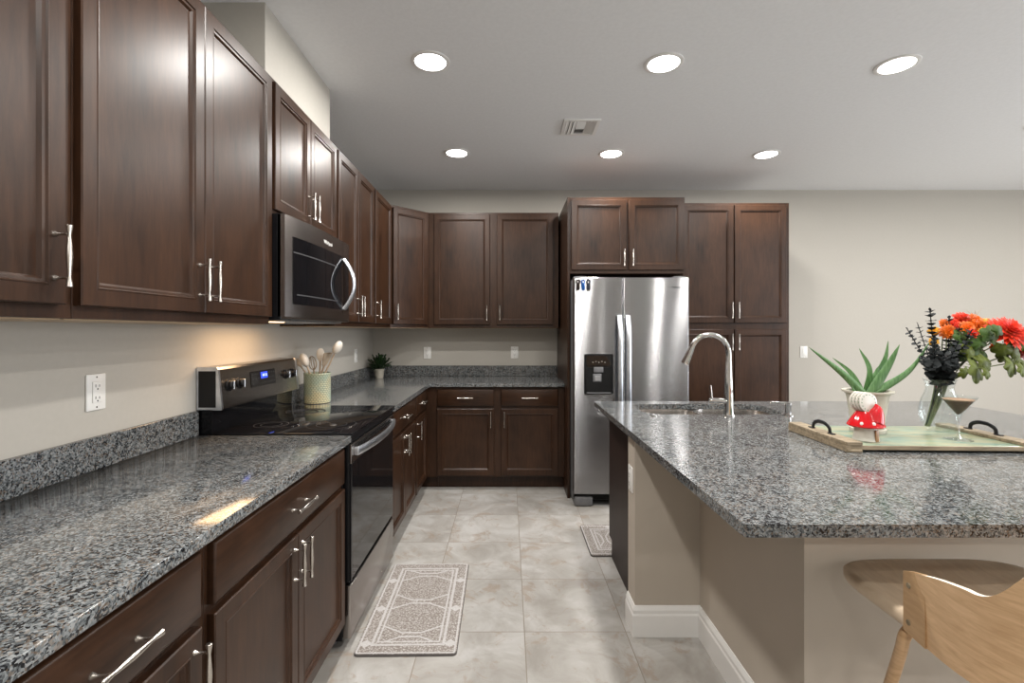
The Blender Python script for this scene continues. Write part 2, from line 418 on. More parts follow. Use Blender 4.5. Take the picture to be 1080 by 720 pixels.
# right wall with two window openings, plain rear wall
m = MB(); z0_, z1_ = .7, 2.3
for y0_, y1_ in ((YR, -3.4), (-1.0, -0.2), (2.2, YB)): m.box(XR, XR + .12, y0_, y1_, 0, ZC)
for y0_, y1_ in ((-3.4, -1.0), (-.2, 2.2)): m.box(XR, XR + .12, y0_, y1_, 0, z0_); m.box(XR, XR + .12, y0_, y1_, z1_, ZC)
struct(m.build('wall_right', M['wall'], smooth=False))
slab('wall_rear', M['wall'], XL, XR, YR - .12, YR, 0, ZC)
slab('wall_chase', M['wall'], XL, -1.027, 2.018, 2.752, 2.442, ZC)
def baseboard(name, pts, h=0.135, t=0.014):
    # extruded profile along a polyline; the profile sticks out to the left of the walking direction
    prof = [(0, 0), (t, 0), (t, h * .70), (t * .75, h * .76), (t * .75, h * .86), (t * .35, h * .97), (t * .2, h), (0, h)]
    P = [Vector((*p, 0)) for p in pts]; rs = []
    for i, p in enumerate(P):
        d0 = (P[i] - P[i - 1]).normalized() if i > 0 else None
        d1 = (P[i + 1] - P[i]).normalized() if i < len(P) - 1 else None
        ns = [Vector((-d.y, d.x, 0)) for d in (d0, d1) if d is not None]
        nn = sum(ns, Vector()).normalized(); nn = nn / max(0.3, nn.dot(ns[0]))
        rs.append([p + nn * a + Vector((0, 0, b)) for a, b in prof])
    return struct(MB().rings(rs).build(name, M['trim'], ang=20))
baseboard('baseboard_back', [(XR, YB), (2.40, YB)])

# ------------------------------------------------------------------ cabinet pieces
def ring_rect(x0, x1, z0, z1, y): return [(x0, y, z0), (x1, y, z0), (x1, y, z1), (x0, y, z1)]
def door_mesh(x0, x1, z0, z1, t=0.020, fr=0.041):
    rs = []
    for ins, d in ((0, 0), (0, t - .003), (.003, t), (fr, t), (fr + .0015, t + .0012), (fr + .0035, t + .0012), (fr + .006, t - .003), (fr + .012, t - .0045), (fr + .018, t - .0115)):
        rs.append(ring_rect(x0 + ins, x1 - ins, z0 + ins, z1 - ins, -d))
    return MB().rings(rs)
def drawer_mesh(x0, x1, z0, z1, t=0.020):
    rs = []
    for ins, d in ((0, 0), (0, t - .006), (.0015, t - .003), (.007, t)):
        rs.append(ring_rect(x0 + ins, x1 - ins, z0 + ins, z1 - ins, -d))
    return MB().rings(rs)
HM = None
def handle(parent, x, z, vert, y=-0.020):
    """bar pull with flared ends and a swelling in the middle, on two posts"""
    global HM
    if HM is None:
        m = MB(); L = 0.068
        prof = [(0.0055, -L), (0.0068, -L + .001), (0.0058, -L + .010), (0.0036, -L + .024), (0.0040, -L + .028), (0.0052, -0.025), (0.0064, -0.008), (0.0066, 0), (0.0064, 0.008),
                (0.0052, 0.025), (0.0040, L - .028), (0.0036, L - .024), (0.0058, L - .010), (0.0068, L - .001), (0.0055, L)]
        m.lathe(prof, (0, -0.032, 0), 14)
        for s_ in (-1, 1):
            R = Matrix.Rotation(PI / 2, 4, 'X')
            m.lathe([(0.0065, 0), (0.0060, .003), (0.0030, .008), (0.0028, .020), (0.0042, .029)], (0, 0, s_ * 0.048), 12, M=R)
        o = m.build('handle', M['nickel']); HM = o.data
        bpy.data.objects.remove(o)
    o = bpy.data.objects.new('handle', HM); COL.objects.link(o); o.parent = parent
    o.location = (x, y, z)
    if not vert: o.rotation_euler = (0, PI / 2, 0)
    return o

def cabinet(name, label, cat, loc, rotz, w, z0, z1, depth, doors=(), drawers=(), toe=False, under=False, group=None, carcass=None):
    """local frame: x along the run, front face at y=0 looking to -y, carcass behind it"""
    t = thing(name, label, cat, loc, rotz, group)
    m = MB()
    if carcass: carcass(m)
    elif toe:
        m.box(0, w, 0, depth, 0.11, z1, 0.0008, 1); m.box(0.0, w, 0.075, depth, 0, 0.11)
    else:
        m.box(0, w, 0, depth, z0, z1, 0.001, 1)
    m.build('cabinet_body', M['wood'], t)
    if under: MB().box(0.004, w - 0.004, 0.022, depth, z0 - 0.003, z0 - 0.0002).build('underside_panel', M['melamine'], t)
    for (x0, x1, a, b, hx, hz) in doors:
        d = door_mesh(x0, x1, a, b).build('door', M['wood'], t)
        if hx is not None: handle(d, hx, hz, True)
    for (x0, x1, a, b) in drawers:
        d = drawer_mesh(x0, x1, a, b).build('drawer', M['wood_h'], t)
        handle(d, (x0 + x1) / 2, (a + b) / 2, False)
    return t

UB, UT = 1.385, 2.440          # wall cabinets
DB, DT = 1.415, 2.418
UX = -1.010                    # face frame plane of the left wall cabinets
ud = UX - XL - 0.001
def hz_u(b): return b + 0.105
G = .022
# left wall, from near to far.  rotz = 90 deg: local x -> +Y, local -y -> +X
def lup(y0, y1, doors, label, z0=UB, group='wall cabinets along the left wall'):
    return cabinet('wall_cabinet', label, 'cabinet', (UX, y0, 0), PI / 2, y1 - y0 - 0.0008, z0, UT, ud, doors, (), under=True, group=group)
lup(0.565, 1.105, [(0.025, 0.507, DB, DT, 0.478, hz_u(DB))], 'dark wood wall cabinet nearest the camera, single door cut by the left picture edge')
lup(1.106, 2.018, [(G - .018, .4535, DB, DT, .427, hz_u(DB)), (.4565, .900, DB, DT, .483, hz_u(DB))], 'tall two-door dark wood wall cabinet left of the microwave, above the wall outlet')
MZ = 1.858
lup(2.019, 2.779, [(.016, .378, MZ + .018, DT, .352, MZ + .115), (.382, .744, MZ + .018, DT, .408, MZ + .115)], 'short two-door dark wood wall cabinet right above the microwave', MZ)
lup(2.780, 3.550, [(.016, .383, DB, DT, .357, hz_u(DB)), (.387, .754, DB, DT, .413, hz_u(DB))], 'narrow-looking two-door dark wood wall cabinet just right of the microwave')
lup(3.551, 4.089, [(.022, .516, DB, DT, .05, hz_u(DB))], 'single-door dark wood wall cabinet between microwave side and the corner cabinet')
# diagonal corner cabinet
t = thing('corner_wall_cabinet', 'diagonal corner wall cabinet with one dark wood door, back left corner', 'cabinet', (UX, 4.090, 0), 0)
m = MB()
bx, by = -0.730 - UX, 4.380 - 4.090
pts = [(0, 0), (bx, by), (bx, YB - 4.091), (XL - UX + .001, YB - 4.091), (XL - UX + .001, 0)]
m.plate(pts, [], UB, UT); m.build('cabinet_body', M['wood'], t)
m = MB(); m.plate([(p[0] * .985, p[1] * .985 + .004) for p in pts], [], UB - .003, UB - .0002); m.build('underside_panel', M['melamine'], t)
a = math.atan2(by, bx); L = math.hypot(bx, by)
d = door_mesh(.020, L - .020, DB, DT).build('door', M['wood'], t); d.rotation_euler = (0, 0, a); d.location = (0.0, -0.0005, 0)
handle(d, .045, hz_u(DB), True)
# back wall uppers
t = cabinet('wall_cabinet', 'two-door dark wood wall cabinet on the back wall beside the refrigerator', 'cabinet', (-0.729, 4.380, 0), 0, 1.190, UB, UT, YB - 4.381,
            [(.052, .560, DB, DT, .534, hz_u(DB)), (.626, 1.138, DB, DT, .652, hz_u(DB))], (), under=True)

# base cabinets
BX = -0.705                    # face frame plane, left run
bd = BX - XL - 0.001
def lbase(y0, y1, doors, drawers, label):
    return cabinet('base_cabinet', label, 'cabinet', (BX, y0, 0), PI / 2, y1 - y0 - 0.0008, 0, .883, bd, doors, drawers, toe=True, group='base cabinets of the left run')
dz0, dz1, b0, b1, hb = .716, .862, .125, .694, .694 - .088
lbase(0.565, 1.105, [(.03, .507, b0, b1, .478, hb)], [(.03, .507, dz0, dz1)], 'dark wood base cabinet with drawer and single door, nearest the camera on the left')
lbase(1.106, 2.018, [(.012, .453, b0, b1, .427, hb), (.457, .902, b0, b1, .483, hb)], [(.012, .902, dz0, dz1)], 'wide dark wood base cabinet, one drawer over two doors, left of the oven')
lbase(2.795, 3.560, [(.020, .378, b0, b1, .352, hb), (.382, .745, b0, b1, .408, hb)], [(.020, .745, dz0, dz1)], 'dark wood base cabinet just beyond the oven with drawer over two doors')
lbase(3.561, 4.085, [(.018, .440, b0, b1, .044, hb)], [(.018, .440, dz0, dz1)], 'narrow dark wood base cabinet with one door next to the inside corner')
# corner filler (blind corner) and back run
def corner(m):
    m.box(0, BX + .0 - XL - .001 + .10, 0, YB - 4.086 - .001, 0.11, .883); m.box(0, BX - XL + .02, 0.0, YB - 4.087, 0, .11)
t = thing('corner_base_cabinet', 'plain dark wood blind corner base unit under the corner of the worktop', 'cabinet', (XL + .001, 4.087, 0))
m = MB(); m.box(0, BX - XL + .095, 0.0, YB - 4.089, 0.11, .883); m.box(0, BX - XL + .095, .075, YB - 4.089, 0, .11); m.build('cabinet_body', M['wood'], t)
bw = 0.478 - (BX + .097)
cabinet('base_cabinet', 'dark wood base cabinet on the back wall, two drawers over two doors', 'cabinet', (BX + .097, 4.087, 0), 0, bw, 0, .883, YB - 4.089,
        [(.002, .487, b0, b1, .460, hb), (.548, 1.033, b0, b1, .575, hb)], [(.002, .487, dz0, dz1), (.548, 1.033, dz0, dz1)], toe=True)

# refrigerator surround: tall side panel, over-fridge cabinet
PX = .480
tag(MB().box(PX, PX + .020, 3.875, YB - .002, 0, UT, .001, 1).build('refrigerator_side_panel', M['wood']), 'tall dark wood side panel from floor to cabinet top left of refrigerator', 'panel')
cabinet('over_refrigerator_cabinet', 'deep two-door dark wood cabinet above the refrigerator', 'cabinet', (PX + .021, 3.875, 0), 0, .930, 1.822, UT, YB - 3.877,
        [(.010, .455, 1.850, 2.415, .430, 1.945), (.475, .915, 1.850, 2.415, .500, 1.945)])
PNX = PX + .021 + .932
cabinet('pantry_cabinet', 'tall dark wood pantry cabinet with four doors right of the refrigerator', 'cabinet', (PNX, 4.047, 0), 0, .945, 0, UT, YB - 4.049,
        [(.035, .468, 1.425, 2.418, .445, 1.53), (.476, .915, 1.425, 2.418, .500, 1.53), (.035, .468, .125, 1.370, .445, 1.265), (.476, .915, .125, 1.370, .500, 1.265)], toe=True)
# pantry body starts above; carcass built with toe space

# ------------------------------------------------------------------ worktops
ZT, ZB = .914, .884
m = MB(); m.box(XL + .001, -.665, -0.4, 2.026, ZB, ZT, .0025, 2)
tag(m.build('worktop', M['granite'], ang=50), 'speckled grey granite worktop in the left foreground, left of the oven', 'worktop')
m = MB(); m.plate([(XL + .001, 2.793), (-.665, 2.793), (-.665, 4.045), (.478, 4.045), (.478, YB - .001), (XL + .001, YB - .001)], [], ZB, ZT)
tag(m.build('worktop', M['granite'], smooth=False), 'L-shaped speckled grey granite worktop beyond the oven, turning along the back wall', 'worktop')
# base run continues toward and past the camera (its end is out of the frame)
lbase(-0.35, 0.564, [(.012, .453, b0, b1, .427, hb), (.457, .902, b0, b1, .483, hb)], [(.012, .902, dz0, dz1)], 'dark wood base cabinet at the extreme left picture edge under the foreground worktop')
lup(-0.35, 0.564, [(G - .018, .4535, DB, DT, .427, hz_u(DB)), (.4565, .900, DB, DT, .483, hz_u(DB))], 'dark wood wall cabinet beyond the left picture edge before the single-door one')
bs = ZT + .0005
def splash(label, *b): tag(MB().box(*b, bs, 1.018, .0015, 1).build('backsplash', M['granite'], smooth=False), label, 'backsplash')
splash('low granite backsplash strip on the left wall, left of the oven', XL + .001, XL + .020, -0.4, 2.024)
splash('low granite backsplash strip on the left wall between the crock and the corner plant', XL + .001, XL + .020, 2.795, YB - .021)
splash('low granite backsplash strip along the back wall under the two outlets', XL + .001, .478, YB - .020, YB - .001)

# ------------------------------------------------------------------ island
IX0, IX1, IY0, IY1 = .540, 2.71, 1.092, 3.010
SX0, SX1, SY0, SY1 = .735, 1.500, 2.535, 2.895
hole = rrect(SX0, SX1, SY0, SY1, .11, 8)
m = MB(); m.plate(rrect(IX0, IX1, IY0, IY1, .012, 3), [hole[::-1]], ZB, ZT)
tag(m.build('island_worktop', M['granite'], smooth=False), 'large speckled grey granite island worktop with an undermount sink cutout', 'worktop')
m = MB(); m.box(.565, 2.60, 2.130, 2.250, 0, ZB - .0005); m.box(.855, 2.40, 1.380, 2.1302, 0, ZB - .0005)
struct(m.build('wall_island', M['wall_isl'], smooth=False))
baseboard('baseboard_island', [(2.40, 1.380), (.855, 1.380), (.855, 2.130), (.565, 2.130), (.565, 2.250)])
# sink base cabinets: open carcass so that the bowls hang inside
t = thing('island_cabinet', 'dark wood island cabinet with plain end panel below the sink side of the island', 'cabinet', (.620, 2.251, 0))
W_, D_ = 1.98, .680
m = MB(); m.box(0, .018, 0, D_, .105, ZB - .001); m.box(0, .018, 0, D_ - .07, 0, .105)
m.build('end_panel', M['wood_dk'], t)
m = MB(); m.box(W_ - .018, W_, 0, D_, 0, ZB - .001); m.box(.018, W_ - .018, 0, D_, .105, .123); m.box(.018, W_ - .018, D_ - .085, D_ - .07, 0, .105)
for x in (.018, .66, 1.30, 1.944): m.box(x, x + .018, D_ - .02, D_ - .0005, .123, ZB - .001)
m.box(.018, W_ - .018, D_ - .02, D_ - .0005, .845, ZB - .001)
m.build('cabinet_body', M['wood'], t)
for k in range(4):
    x0 = .02 + k * .487
    d = door_mesh(0, .475, .125, .84).build('door', M['wood'], t, loc=(x0 + .475, D_, 0), rot=(0, 0, PI))
    handle(d, .045 if k % 2 else .43, .74, True)

# sink
t = thing('sink', 'stainless steel double-bowl undermount sink in the island worktop', 'sink', (0, 0, 0))
def bowl(x0, x1, y0, y1, zt, zb, r):
    rs = []
    for ins, z in ((-.012, zt), (0, zt), (.004, zt - .03), (.010, zb + .03), (.03, zb + .006), (.06, zb)):
        rr = max(.02, r - ins); rs.append([(p[0], p[1], z) for p in rrect(x0 + ins, x1 - ins, y0 + ins, y1 - ins, rr, 6)])
    rs2 = [[(p[0], p[1], z - .0015) for (p, z) in zip([(q[0], q[1]) for q in r_], [q[2] for q in r_])] for r_ in rs]
    return rs
mid = 1.10
for (x0, x1) in ((SX0 - .004, mid - .012), (mid + .012, SX1 + .004)):
    m = MB(); m.rings(bowl(x0, x1, SY0 - .004, SY1 + .004, ZB - .003, .70, .07), cap0=False)
    b = m.build('bowl', M['steel_sink'], t)
    sm = b.modifiers.new('thick', 'SOLIDIFY'); sm.thickness = 0.0015; sm.offset = 1
    MB().lathe([(.045, 0), (.045, .002), (.038, .004), (.030, .001), (.001, .001)], ((x0 + x1) / 2, (SY0 + SY1) / 2, .7005), 24).build('drain', M['chrome'], b)
MB().box(mid - .0118, mid + .0118, SY0 + .03, SY1 - .03, .80, .868, .005).build('divider', M['steel_sink'], t)

# faucet
FX, FY = 1.150, 2.492
t = thing('faucet', 'tall chrome gooseneck kitchen faucet at the island sink', 'faucet', (FX, FY, ZT + .0002))
MB().lathe([(.030, 0), (.030, .004), (.026, .008), (.0235, .03), (.0215, .11), (.0185, .18), (.016, .24), (.0148, .28)], n=24).build('faucet_body', M['chrome'], t)
dv = Vector((-.205, .05, 0))
arc = [Vector((0, 0, .27)), Vector((0, 0, .30))]
for k in range(0, 15):
    a = PI * k / 14 * .90
    arc.append(Vector((0, 0, .325)) + dv * (.5 * (1 - math.cos(a))) * .88 + Vector((0, 0, .098 * math.sin(a))))
MB().tube(arc, .0135, 16).build('spout', M['chrome'], t)
e = arc[-1]; dr = (arc[-1] - arc[-2]).normalized()
MB().tube([e - dr * .002, e + dr * .02, e + dr * .07, e + dr * .092, e + dr * .095], [.0145, .0160, .0205, .0215, .018], 18).build('spray_head', M['chrome'], t)
m = MB(); m.tube([(0, 0, .076), (-.078, .01, .078), (-.092, .013, .078), (-.096, .0135, .078)], [.0155, .0155, .015, .012], 16); lv = m.build('lever_hub', M['chrome'], t)
MB().tube([(-.084, .0115, .080), (-.086, .012, .11), (-.090, .013, .158)], [.0070, .0062, .0056], 12).build('lever', M['chrome'], lv)
# soap dispenser
t = thing('soap_dispenser', 'small chrome soap dispenser standing right of the sink', 'soap dispenser', (1.466, 2.502, ZT + .0002))
MB().lathe([(.026, 0), (.026, .004), (.0145, .007), (.0145, .045), (.016, .048), (.016, .066), (.012, .070)], n=20).build('dispenser_body', M['chrome'], t)
MB().tube([(.008, 0, .062), (-.03, .003, .066), (-.082, .007, .070), (-.090, .008, .066)], [.007, .006, .0055, .005], 12).build('nozzle', M['chrome'], t)
tag(MB().lathe([(.022, 0), (.022, .003), (.018, .006), (.001, .0065)], (0, 0, 0), 24).build('hole_cover', M['chrome'], loc=(.757, 2.490, ZT + .0003)), 'round chrome hole cover on the island worktop left of the faucet', 'hole cover')

# ------------------------------------------------------------------ range
RX0, RY0, RY1 = XL + .004, 2.030, 2.790
t = thing('range', 'freestanding black and stainless electric range with glass cooktop', 'oven', (0, 0, 0))
m = MB(); m.box(RX0 + .02, -.705, RY0 + .002, RY1 - .002, .035, .900, .002, 1)
m.build('range_body', M['black'], t)
m = MB()
for x in (RX0 + .08, -.76):
    for y in (RY0 + .05, RY1 - .05): m.lathe([(.018, 0), (.018, .01), (.010, .014), (.010, .036)], (x, y, 0), 14)
m.build('feet', M['grey_pl'], t)
MB().box(-1.262, -.662, RY0 - .003, RY1 + .003, .9145, .922, .002, 2).build('cooktop', M['glass_bk'], t)
m = MB()
for (x, y, r) in ((-.82, 2.22, .11), (-.82, 2.60, .085), (-1.10, 2.22, .075), (-1.10, 2.60, .10)):
    for rr in (r, r * .62):
        for k in range(1): m.lathe([(rr, 0), (rr, .0003), (rr - .002, .0003), (rr - .002, 0)], (x, y, .9222), 40, cap0=False, cap1=False)
m.build('burner_rings', M['black_ln'], t)
# trim strip between the top and the door, slotted
m = MB(); m.box(-.704, -.672, RY0 + .003, RY1 - .003, .878, .912, .003, 1); m.build('front_trim', M['black'], t)
# door
m = MB(); m.box(-.704, -.676, RY0 + .004, RY1 - .004, .283, .874, .004, 2); dd = m.build('oven_door', M['black'], t)
MB().box(-.676, -.667, RY0 + .004, RY1 - .004, .790, .872, .002, 1).build('door_top_rail', M['steel_dk'], dd)
MB().box(-.6765, -.669, RY0 + .018, RY1 - .018, .296, .788, .0015, 1).build('door_glass', M['glass_bk'], dd)
MB().box(-.677, -.668, RY0 + .004, RY0 + .018, .290, .788, .001, 1).build('door_edge', M['black'], dd)
m = MB()
for k in range(15):
    y = RY0 + .10 + k * .0385
    m.box(-.6665, -.6655, y, y + .028, .850, .858); m.box(-.6665, -.6655, y + .008, y + .034, .838, .845)
m.build('vent_slots', M['slot'], dd)
pts = []
for k in range(13):
    u = k / 12; pts.append((-.655 + .030 * math.sin(PI * u) ** .8 if 0 < k < 12 else -.655, RY0 + .045 + u * .67, .835))
m = MB(); m.tube([Vector(p) for p in pts], [(.018, .0085)] * 13, 14, flat=(1, 0, 0)) if False else m.tube([Vector(p) for p in pts], [(.008, .019)] * 13, 14)
for y in (RY0 + .052, RY1 - .052): m.box(-.668, -.648, y - .012, y + .012, .818, .852, .004, 2)
m.build('handle', M['handle_st'], dd)
# storage drawer
MB().box(-.704, -.670, RY0 + .004, RY1 - .004, .045, .272, .004, 2).build('storage_drawer', M['steel_dk'], t)
# back guard with sloped control panel
def prism(prof, y0, y1):   # profile in x,z extruded along y
    return MB().rings([[(x, y0, z) for x, z in prof], [(x, y1, z) for x, z in prof]])
bgf = [(RX0, .90), (-1.262, .90), (-1.262, .945), (-1.258, 1.020), (RX0, 1.02)]
prism(bgf, RY0 + .004, RY1 - .004).build('back_guard', M['glass_bk'], t)
pan = [(RX0, 1.0202), (-1.225, 1.0202), (-1.222, 1.030), (-1.238, 1.190), (-1.245, 1.200), (RX0, 1.200)]
cp = prism(pan, RY0 + .016, RY1 - .016).build('control_panel', M['steel_dk'], t, ang=25)
m = prism([(x + (.003 if x > -1.3 else 0), z + (.002 if z > 1.1 else -.002)) for x, z in pan], RY0 + .004, RY0 + .0158); m.build('end_cap', M['handle_st'], t, ang=25)
m = prism([(x + (.003 if x > -1.3 else 0), z + (.002 if z > 1.1 else -.002)) for x, z in pan], RY1 - .0158, RY1 - .004); m.build('end_cap', M['handle_st'], t, ang=25)
MB().box(-1.318, -1.245, RY0 + .0025, RY0 + .0040, 1.03, 1.185).build('side_cover', M['black'], t)
def on_panel(z): return -1.222 - .016 * (z - 1.03) / .16
tilt = math.atan2(.016, .16)
def pbox(y0, y1, z0, z1, th, m_, name, par, off=0.0006):
    xa, xb = on_panel(z0), on_panel(z1)
    return MB().rings([[(xa + off, y0, z0), (xa + off, y1, z0), (xb + off, y1, z1), (xb + off, y0, z1)], [(xa + off + th, y0, z0), (xa + off + th, y1, z0), (xb + off + th, y1, z1), (xb + off + th, y0, z1)]]).build(name, m_, par, smooth=False)
ds = pbox(2.285, 2.520, 1.085, 1.160, .002, M['glass_bk'], 'display_panel', cp)
pbox(2.375, 2.440, 1.120, 1.152, .0008, M['blue'], 'screen', ds, .0028)
m = MB()
for k in range(4):
    y = 2.388 + k * .011 + (.003 if k > 1 else 0)
    m.box(-1.2265, -1.2258, y, y + .006, 1.132, 1.134); m.box(-1.2265, -1.2258, y, y + .0015, 1.132, 1.142); m.box(-1.2270, -1.2262, y, y + .006, 1.140, 1.142)
m.build('digits', M['blue_txt'], ds)
m = MB()
for (y, z) in [(2.300, 1.145), (2.325, 1.146), (2.350, 1.147), (2.300, 1.122), (2.328, 1.122), (2.352, 1.125), (2.305, 1.098), (2.385, 1.100), (2.412, 1.100), (2.455, 1.100), (2.480, 1.100), (2.505, 1.100), (2.460, 1.145), (2.485, 1.145), (2.505, 1.145), (2.460, 1.122), (2.485, 1.122), (2.505, 1.122)]:
    m.box(on_panel(z) + .0026, on_panel(z) + .0032, y - .005, y + .005, z - .0025, z + .0025)
m.build('key_marks', M['knob_face'], ds)
for y in (2.105, 2.190, 2.640, 2.720):
    z = 1.118; R = Matrix.Rotation(PI / 2 - tilt, 4, 'Y')
    k_ = MB().lathe([(.026, 0), (.026, .004), (.021, .006), (.019, .018), (.016, .020), (.001, .020)], (on_panel(z) + .0006, y, z), 22, M=R).build('knob', M['black'], cp)
    MB().box(on_panel(z) + .006, on_panel(z) + .0275, y - .0045, y + .0045, z - .020, z + .020, .002, 1).build('knob_grip', M['knob_face'], k_)

# ------------------------------------------------------------------ microwave
t = thing('microwave', 'over-the-range stainless steel microwave with curved handle', 'microwave', (0, 0, 0))
MY0, MY1, MZ0, MZ1 = 2.022, 2.777, 1.418, 1.852
MB().box(XL + .002, -.962, MY0, MY1, MZ0 - .012, MZ1 + .002, .002, 1).build('microwave_body', M['black'], t)
def face(y0, y1, z0, z1, th, name, m_, par, inset=0.0):
    ys = [y0 + (y1 - y0) * k / 14 for k in range(15)]
    def fx(y):
        u = (y - MY0) / (MY1 - MY0); return -.945 + .030 * (1 - (1 - min(1, u / .55)) ** 2.2) if u < .55 else -.915 - .010 * max(0, (u - .8) / .2) ** 2
    fr = [(fx(y) - inset, y) for y in ys]
    pr = fr + [(x - th, y) for x, y in reversed(fr)]
    return MB().rings([[(x, y, z0) for x, y in pr], [(x, y, z1) for x, y in pr]]).build(name, m_, par, ang=30)
dr = face(MY0, 2.640, MZ0, MZ1, .030, 'door', M['steel_dk'], t)
face(MY0 + .055, 2.628, MZ0 + .055, MZ1 - .085, .006, 'window', M['glass_bk'], dr, -.001)
face(MY0 + .085, 2.560, MZ0 + .095, MZ0 + .101, .002, 'window_line', M['black_ln'], dr, -.0025)
face(MY0 + .060, 2.560, MZ1 - .155, MZ1 - .149, .002, 'window_line', M['black_ln'], dr, -.0025)
face(2.643, MY1, MZ0, MZ1, .030, 'control_panel', M['steel_dk'], t)
face(2.650, MY1 - .018, MZ0 + .055, MZ1 - .085, .006, 'keypad', M['glass_bk'], t, -.001)
pts = []
for k in range(17):
    u = k / 16; pts.append(Vector((-.912 + .058 * math.sin(PI * u) ** .9 if 0 < k < 16 else -.912, 2.655 - .0 * u, MZ0 + .060 + u * .275)))
MB().tube(pts, [(.020, .010)] * 17, 14, flat=(1, 0, 0)).build('handle', M['handle_st'], dr)
m = MB(); m.box(XL + .03, -.965, MY0 + .02, MY1 - .02, MZ0 - .020, MZ0 - .0125)
for k in range(10): m.box(-1.26 + k * .012, -1.254 + k * .012, MY0 + .10, MY1 - .10, MZ0 - .024, MZ0 - .0201)
m.build('bottom_grille', M['handle_st'], t)
MB().box(-1.09, -1.04, MY0 + .10, MY0 + .20, MZ0 - .0225, MZ0 - .0202).build('task_lamp', M['task'], t)
area('microwave_task_light', (-1.12, 2.30, MZ0 - .030), (0, 0, 0), .20, .44, 1.9, (1.0, 0.64, 0.34), parent=None)
MB().box(-.9700, -.925, MY0 + .004, MY1 - .01, MZ0 - .010, MZ0 - .0005).build('lower_lip', M['steel_dk'], t)

def logo(txt, size, m_, parent, loc, rot, ext=0.0004):
    c = bpy.data.curves.new('logo', 'FONT'); c.body = txt; c.size = size; c.extrude = ext; c.align_x = 'CENTER'
    o = bpy.data.objects.new('logo_tmp', c); COL.objects.link(o)
    dg = bpy.context.evaluated_depsgraph_get(); me = bpy.data.meshes.new_from_object(o.evaluated_get(dg))
    bpy.data.objects.remove(o)
    me.materials.clear(); me.materials.append(m_)
    r = bpy.data.objects.new('logo', me); COL.objects.link(r); r.parent = parent; r.location = loc; r.rotation_euler = rot
    return r
logo('Whirlpool', .026, M['plastic_w'], dr, (-.9150, 2.43, MZ1 - .058), (PI / 2, 0, PI / 2))

# ------------------------------------------------------------------ refrigerator
FX0, FX1, FYF = .508, 1.392, 3.680
t = thing('refrigerator', 'stainless steel side-by-side refrigerator with water dispenser', 'refrigerator', (0, 0, 0))
MB().box(FX0 - .002, FX1 + .002, 3.765, 4.60, .03, 1.765, .004, 1).build('refrigerator_body', M['grey_pl'], t)
def fdoor(x0, x1, z0, z1, name):
    wd_ = x1 - x0; pr = []
    us = [0, .0012 / wd_, .003 / wd_, .005 / wd_] + [.02 + .96 * k / 12 for k in range(13)] + [1 - .005 / wd_, 1 - .003 / wd_, 1 - .0012 / wd_, 1]
    for u in us:
        x = x0 + (x1 - x0) * u
        e_ = min(u, 1 - u) * (x1 - x0)
        rd = .005 * (1 - min(1, e_ / .005)) ** 2
        pr.append((x, FYF + rd - .003 * math.sin(PI * u)))
    pr += [(x1, FYF + .078), (x0, FYF + .078)]
    rs = []
    for z, ins in ((z0, .004), (z0 + .004, 0), (z1 - .004, 0), (z1, .004)):
        rs.append([(x, y + (ins if y < FYF + .05 else 0), z) for x, y in pr])
    return MB().rings(rs).build(name, M['steel'], t, ang=28)
XD = .884
ld = fdoor(FX0, XD - .0025, .100, 1.770, 'freezer_door')
rd = fdoor(XD + .0025, FX1, .100, 1.770, 'door')
def fhandle(x, par):
    pts = []
    zs = [1.475 - k * .065 for k in range(15)]
    for k, z in enumerate(zs):
        u = k / 14; pts.append(Vector((x, FYF - .014 - .036 * min(1, math.sin(PI * u) * 2.2), z)))
    m = MB(); m.tube(pts, [(.0205, .010)] * 15, 16, flat=(0, 1, 0)); return m.build('handle', M['handle_st'], par)
fhandle(XD - .031, ld); fhandle(XD + .033, rd)
# dispenser
dp = MB().rings([[(x, FYF - .013, z) for x, z in rrect(.584, .806, .872, 1.180, .012, 4)], [(x, FYF - .0065, z) for x, z in rrect(.584, .806, .872, 1.180, .012, 4)]]).build('dispenser', M['black'], ld)
m = MB(); m.box(.600, .790, FYF - .0145, FYF - .0132, 1.082, 1.168, .0006, 1); m.build('dispenser_display', M['glass_bk'], dp)
m = MB(); m.box(.598, .792, FYF - .0150, FYF - .0132, .885, 1.076, .0006, 1); m.build('dispenser_bay', M['slot'], dp)
m = MB(); m.box(.655, .728, FYF - .026, FYF - .0152, 1.040, 1.080, .003); m.box(.650, .715, FYF - .022, FYF - .0152, .968, 1.030, .004)
m.build('dispenser_paddle', M['grey_pl'], dp)
MB().box(.664, .706, FYF - .0240, FYF - .0222, .975, 1.015, .0006, 1).build('paddle_face', M['handle_st'], dp)
m = MB()
for k in range(5): m.box(.645 + k * .023, .655 + k * .023, FYF - .0152, FYF - .0147, 1.112 + .006 * (k % 2), 1.120 + .006 * (k % 2))
m.build('icons', M['knob_face'], dp)
MB().box(.602, .788, FYF - .020, FYF - .0152, .878, .886, .001, 1).build('drip_tray', M['grey_pl'], dp)
m = MB(); m.box(FX0 + .005, FX1 - .005, FYF + .03, FYF + .10, .045, .093, .004)
for k in range(4): m.box(.66, FX1 - .02, FYF + .024, FYF + .031, .050 + k * .010, .055 + k * .010)
m.build('kick_grille', M['slot'], t)
for x in (FX0 + .005, FX1 - .145):
    MB().box(x, x + .140, FYF + .010, FYF + .10, 0.002, .075, .012, 3).build('foot', M['grey_pl'], t)
m = MB(); m.box(FX0 + .005, FX0 + .10, FYF + .04, FYF + .12, 1.771, 1.782, .004); m.box(FX1 - .10, FX1 - .005, FYF + .04, FYF + .12, 1.771, 1.782, .004); m.build('hinge_cover', M['grey_pl'], t)
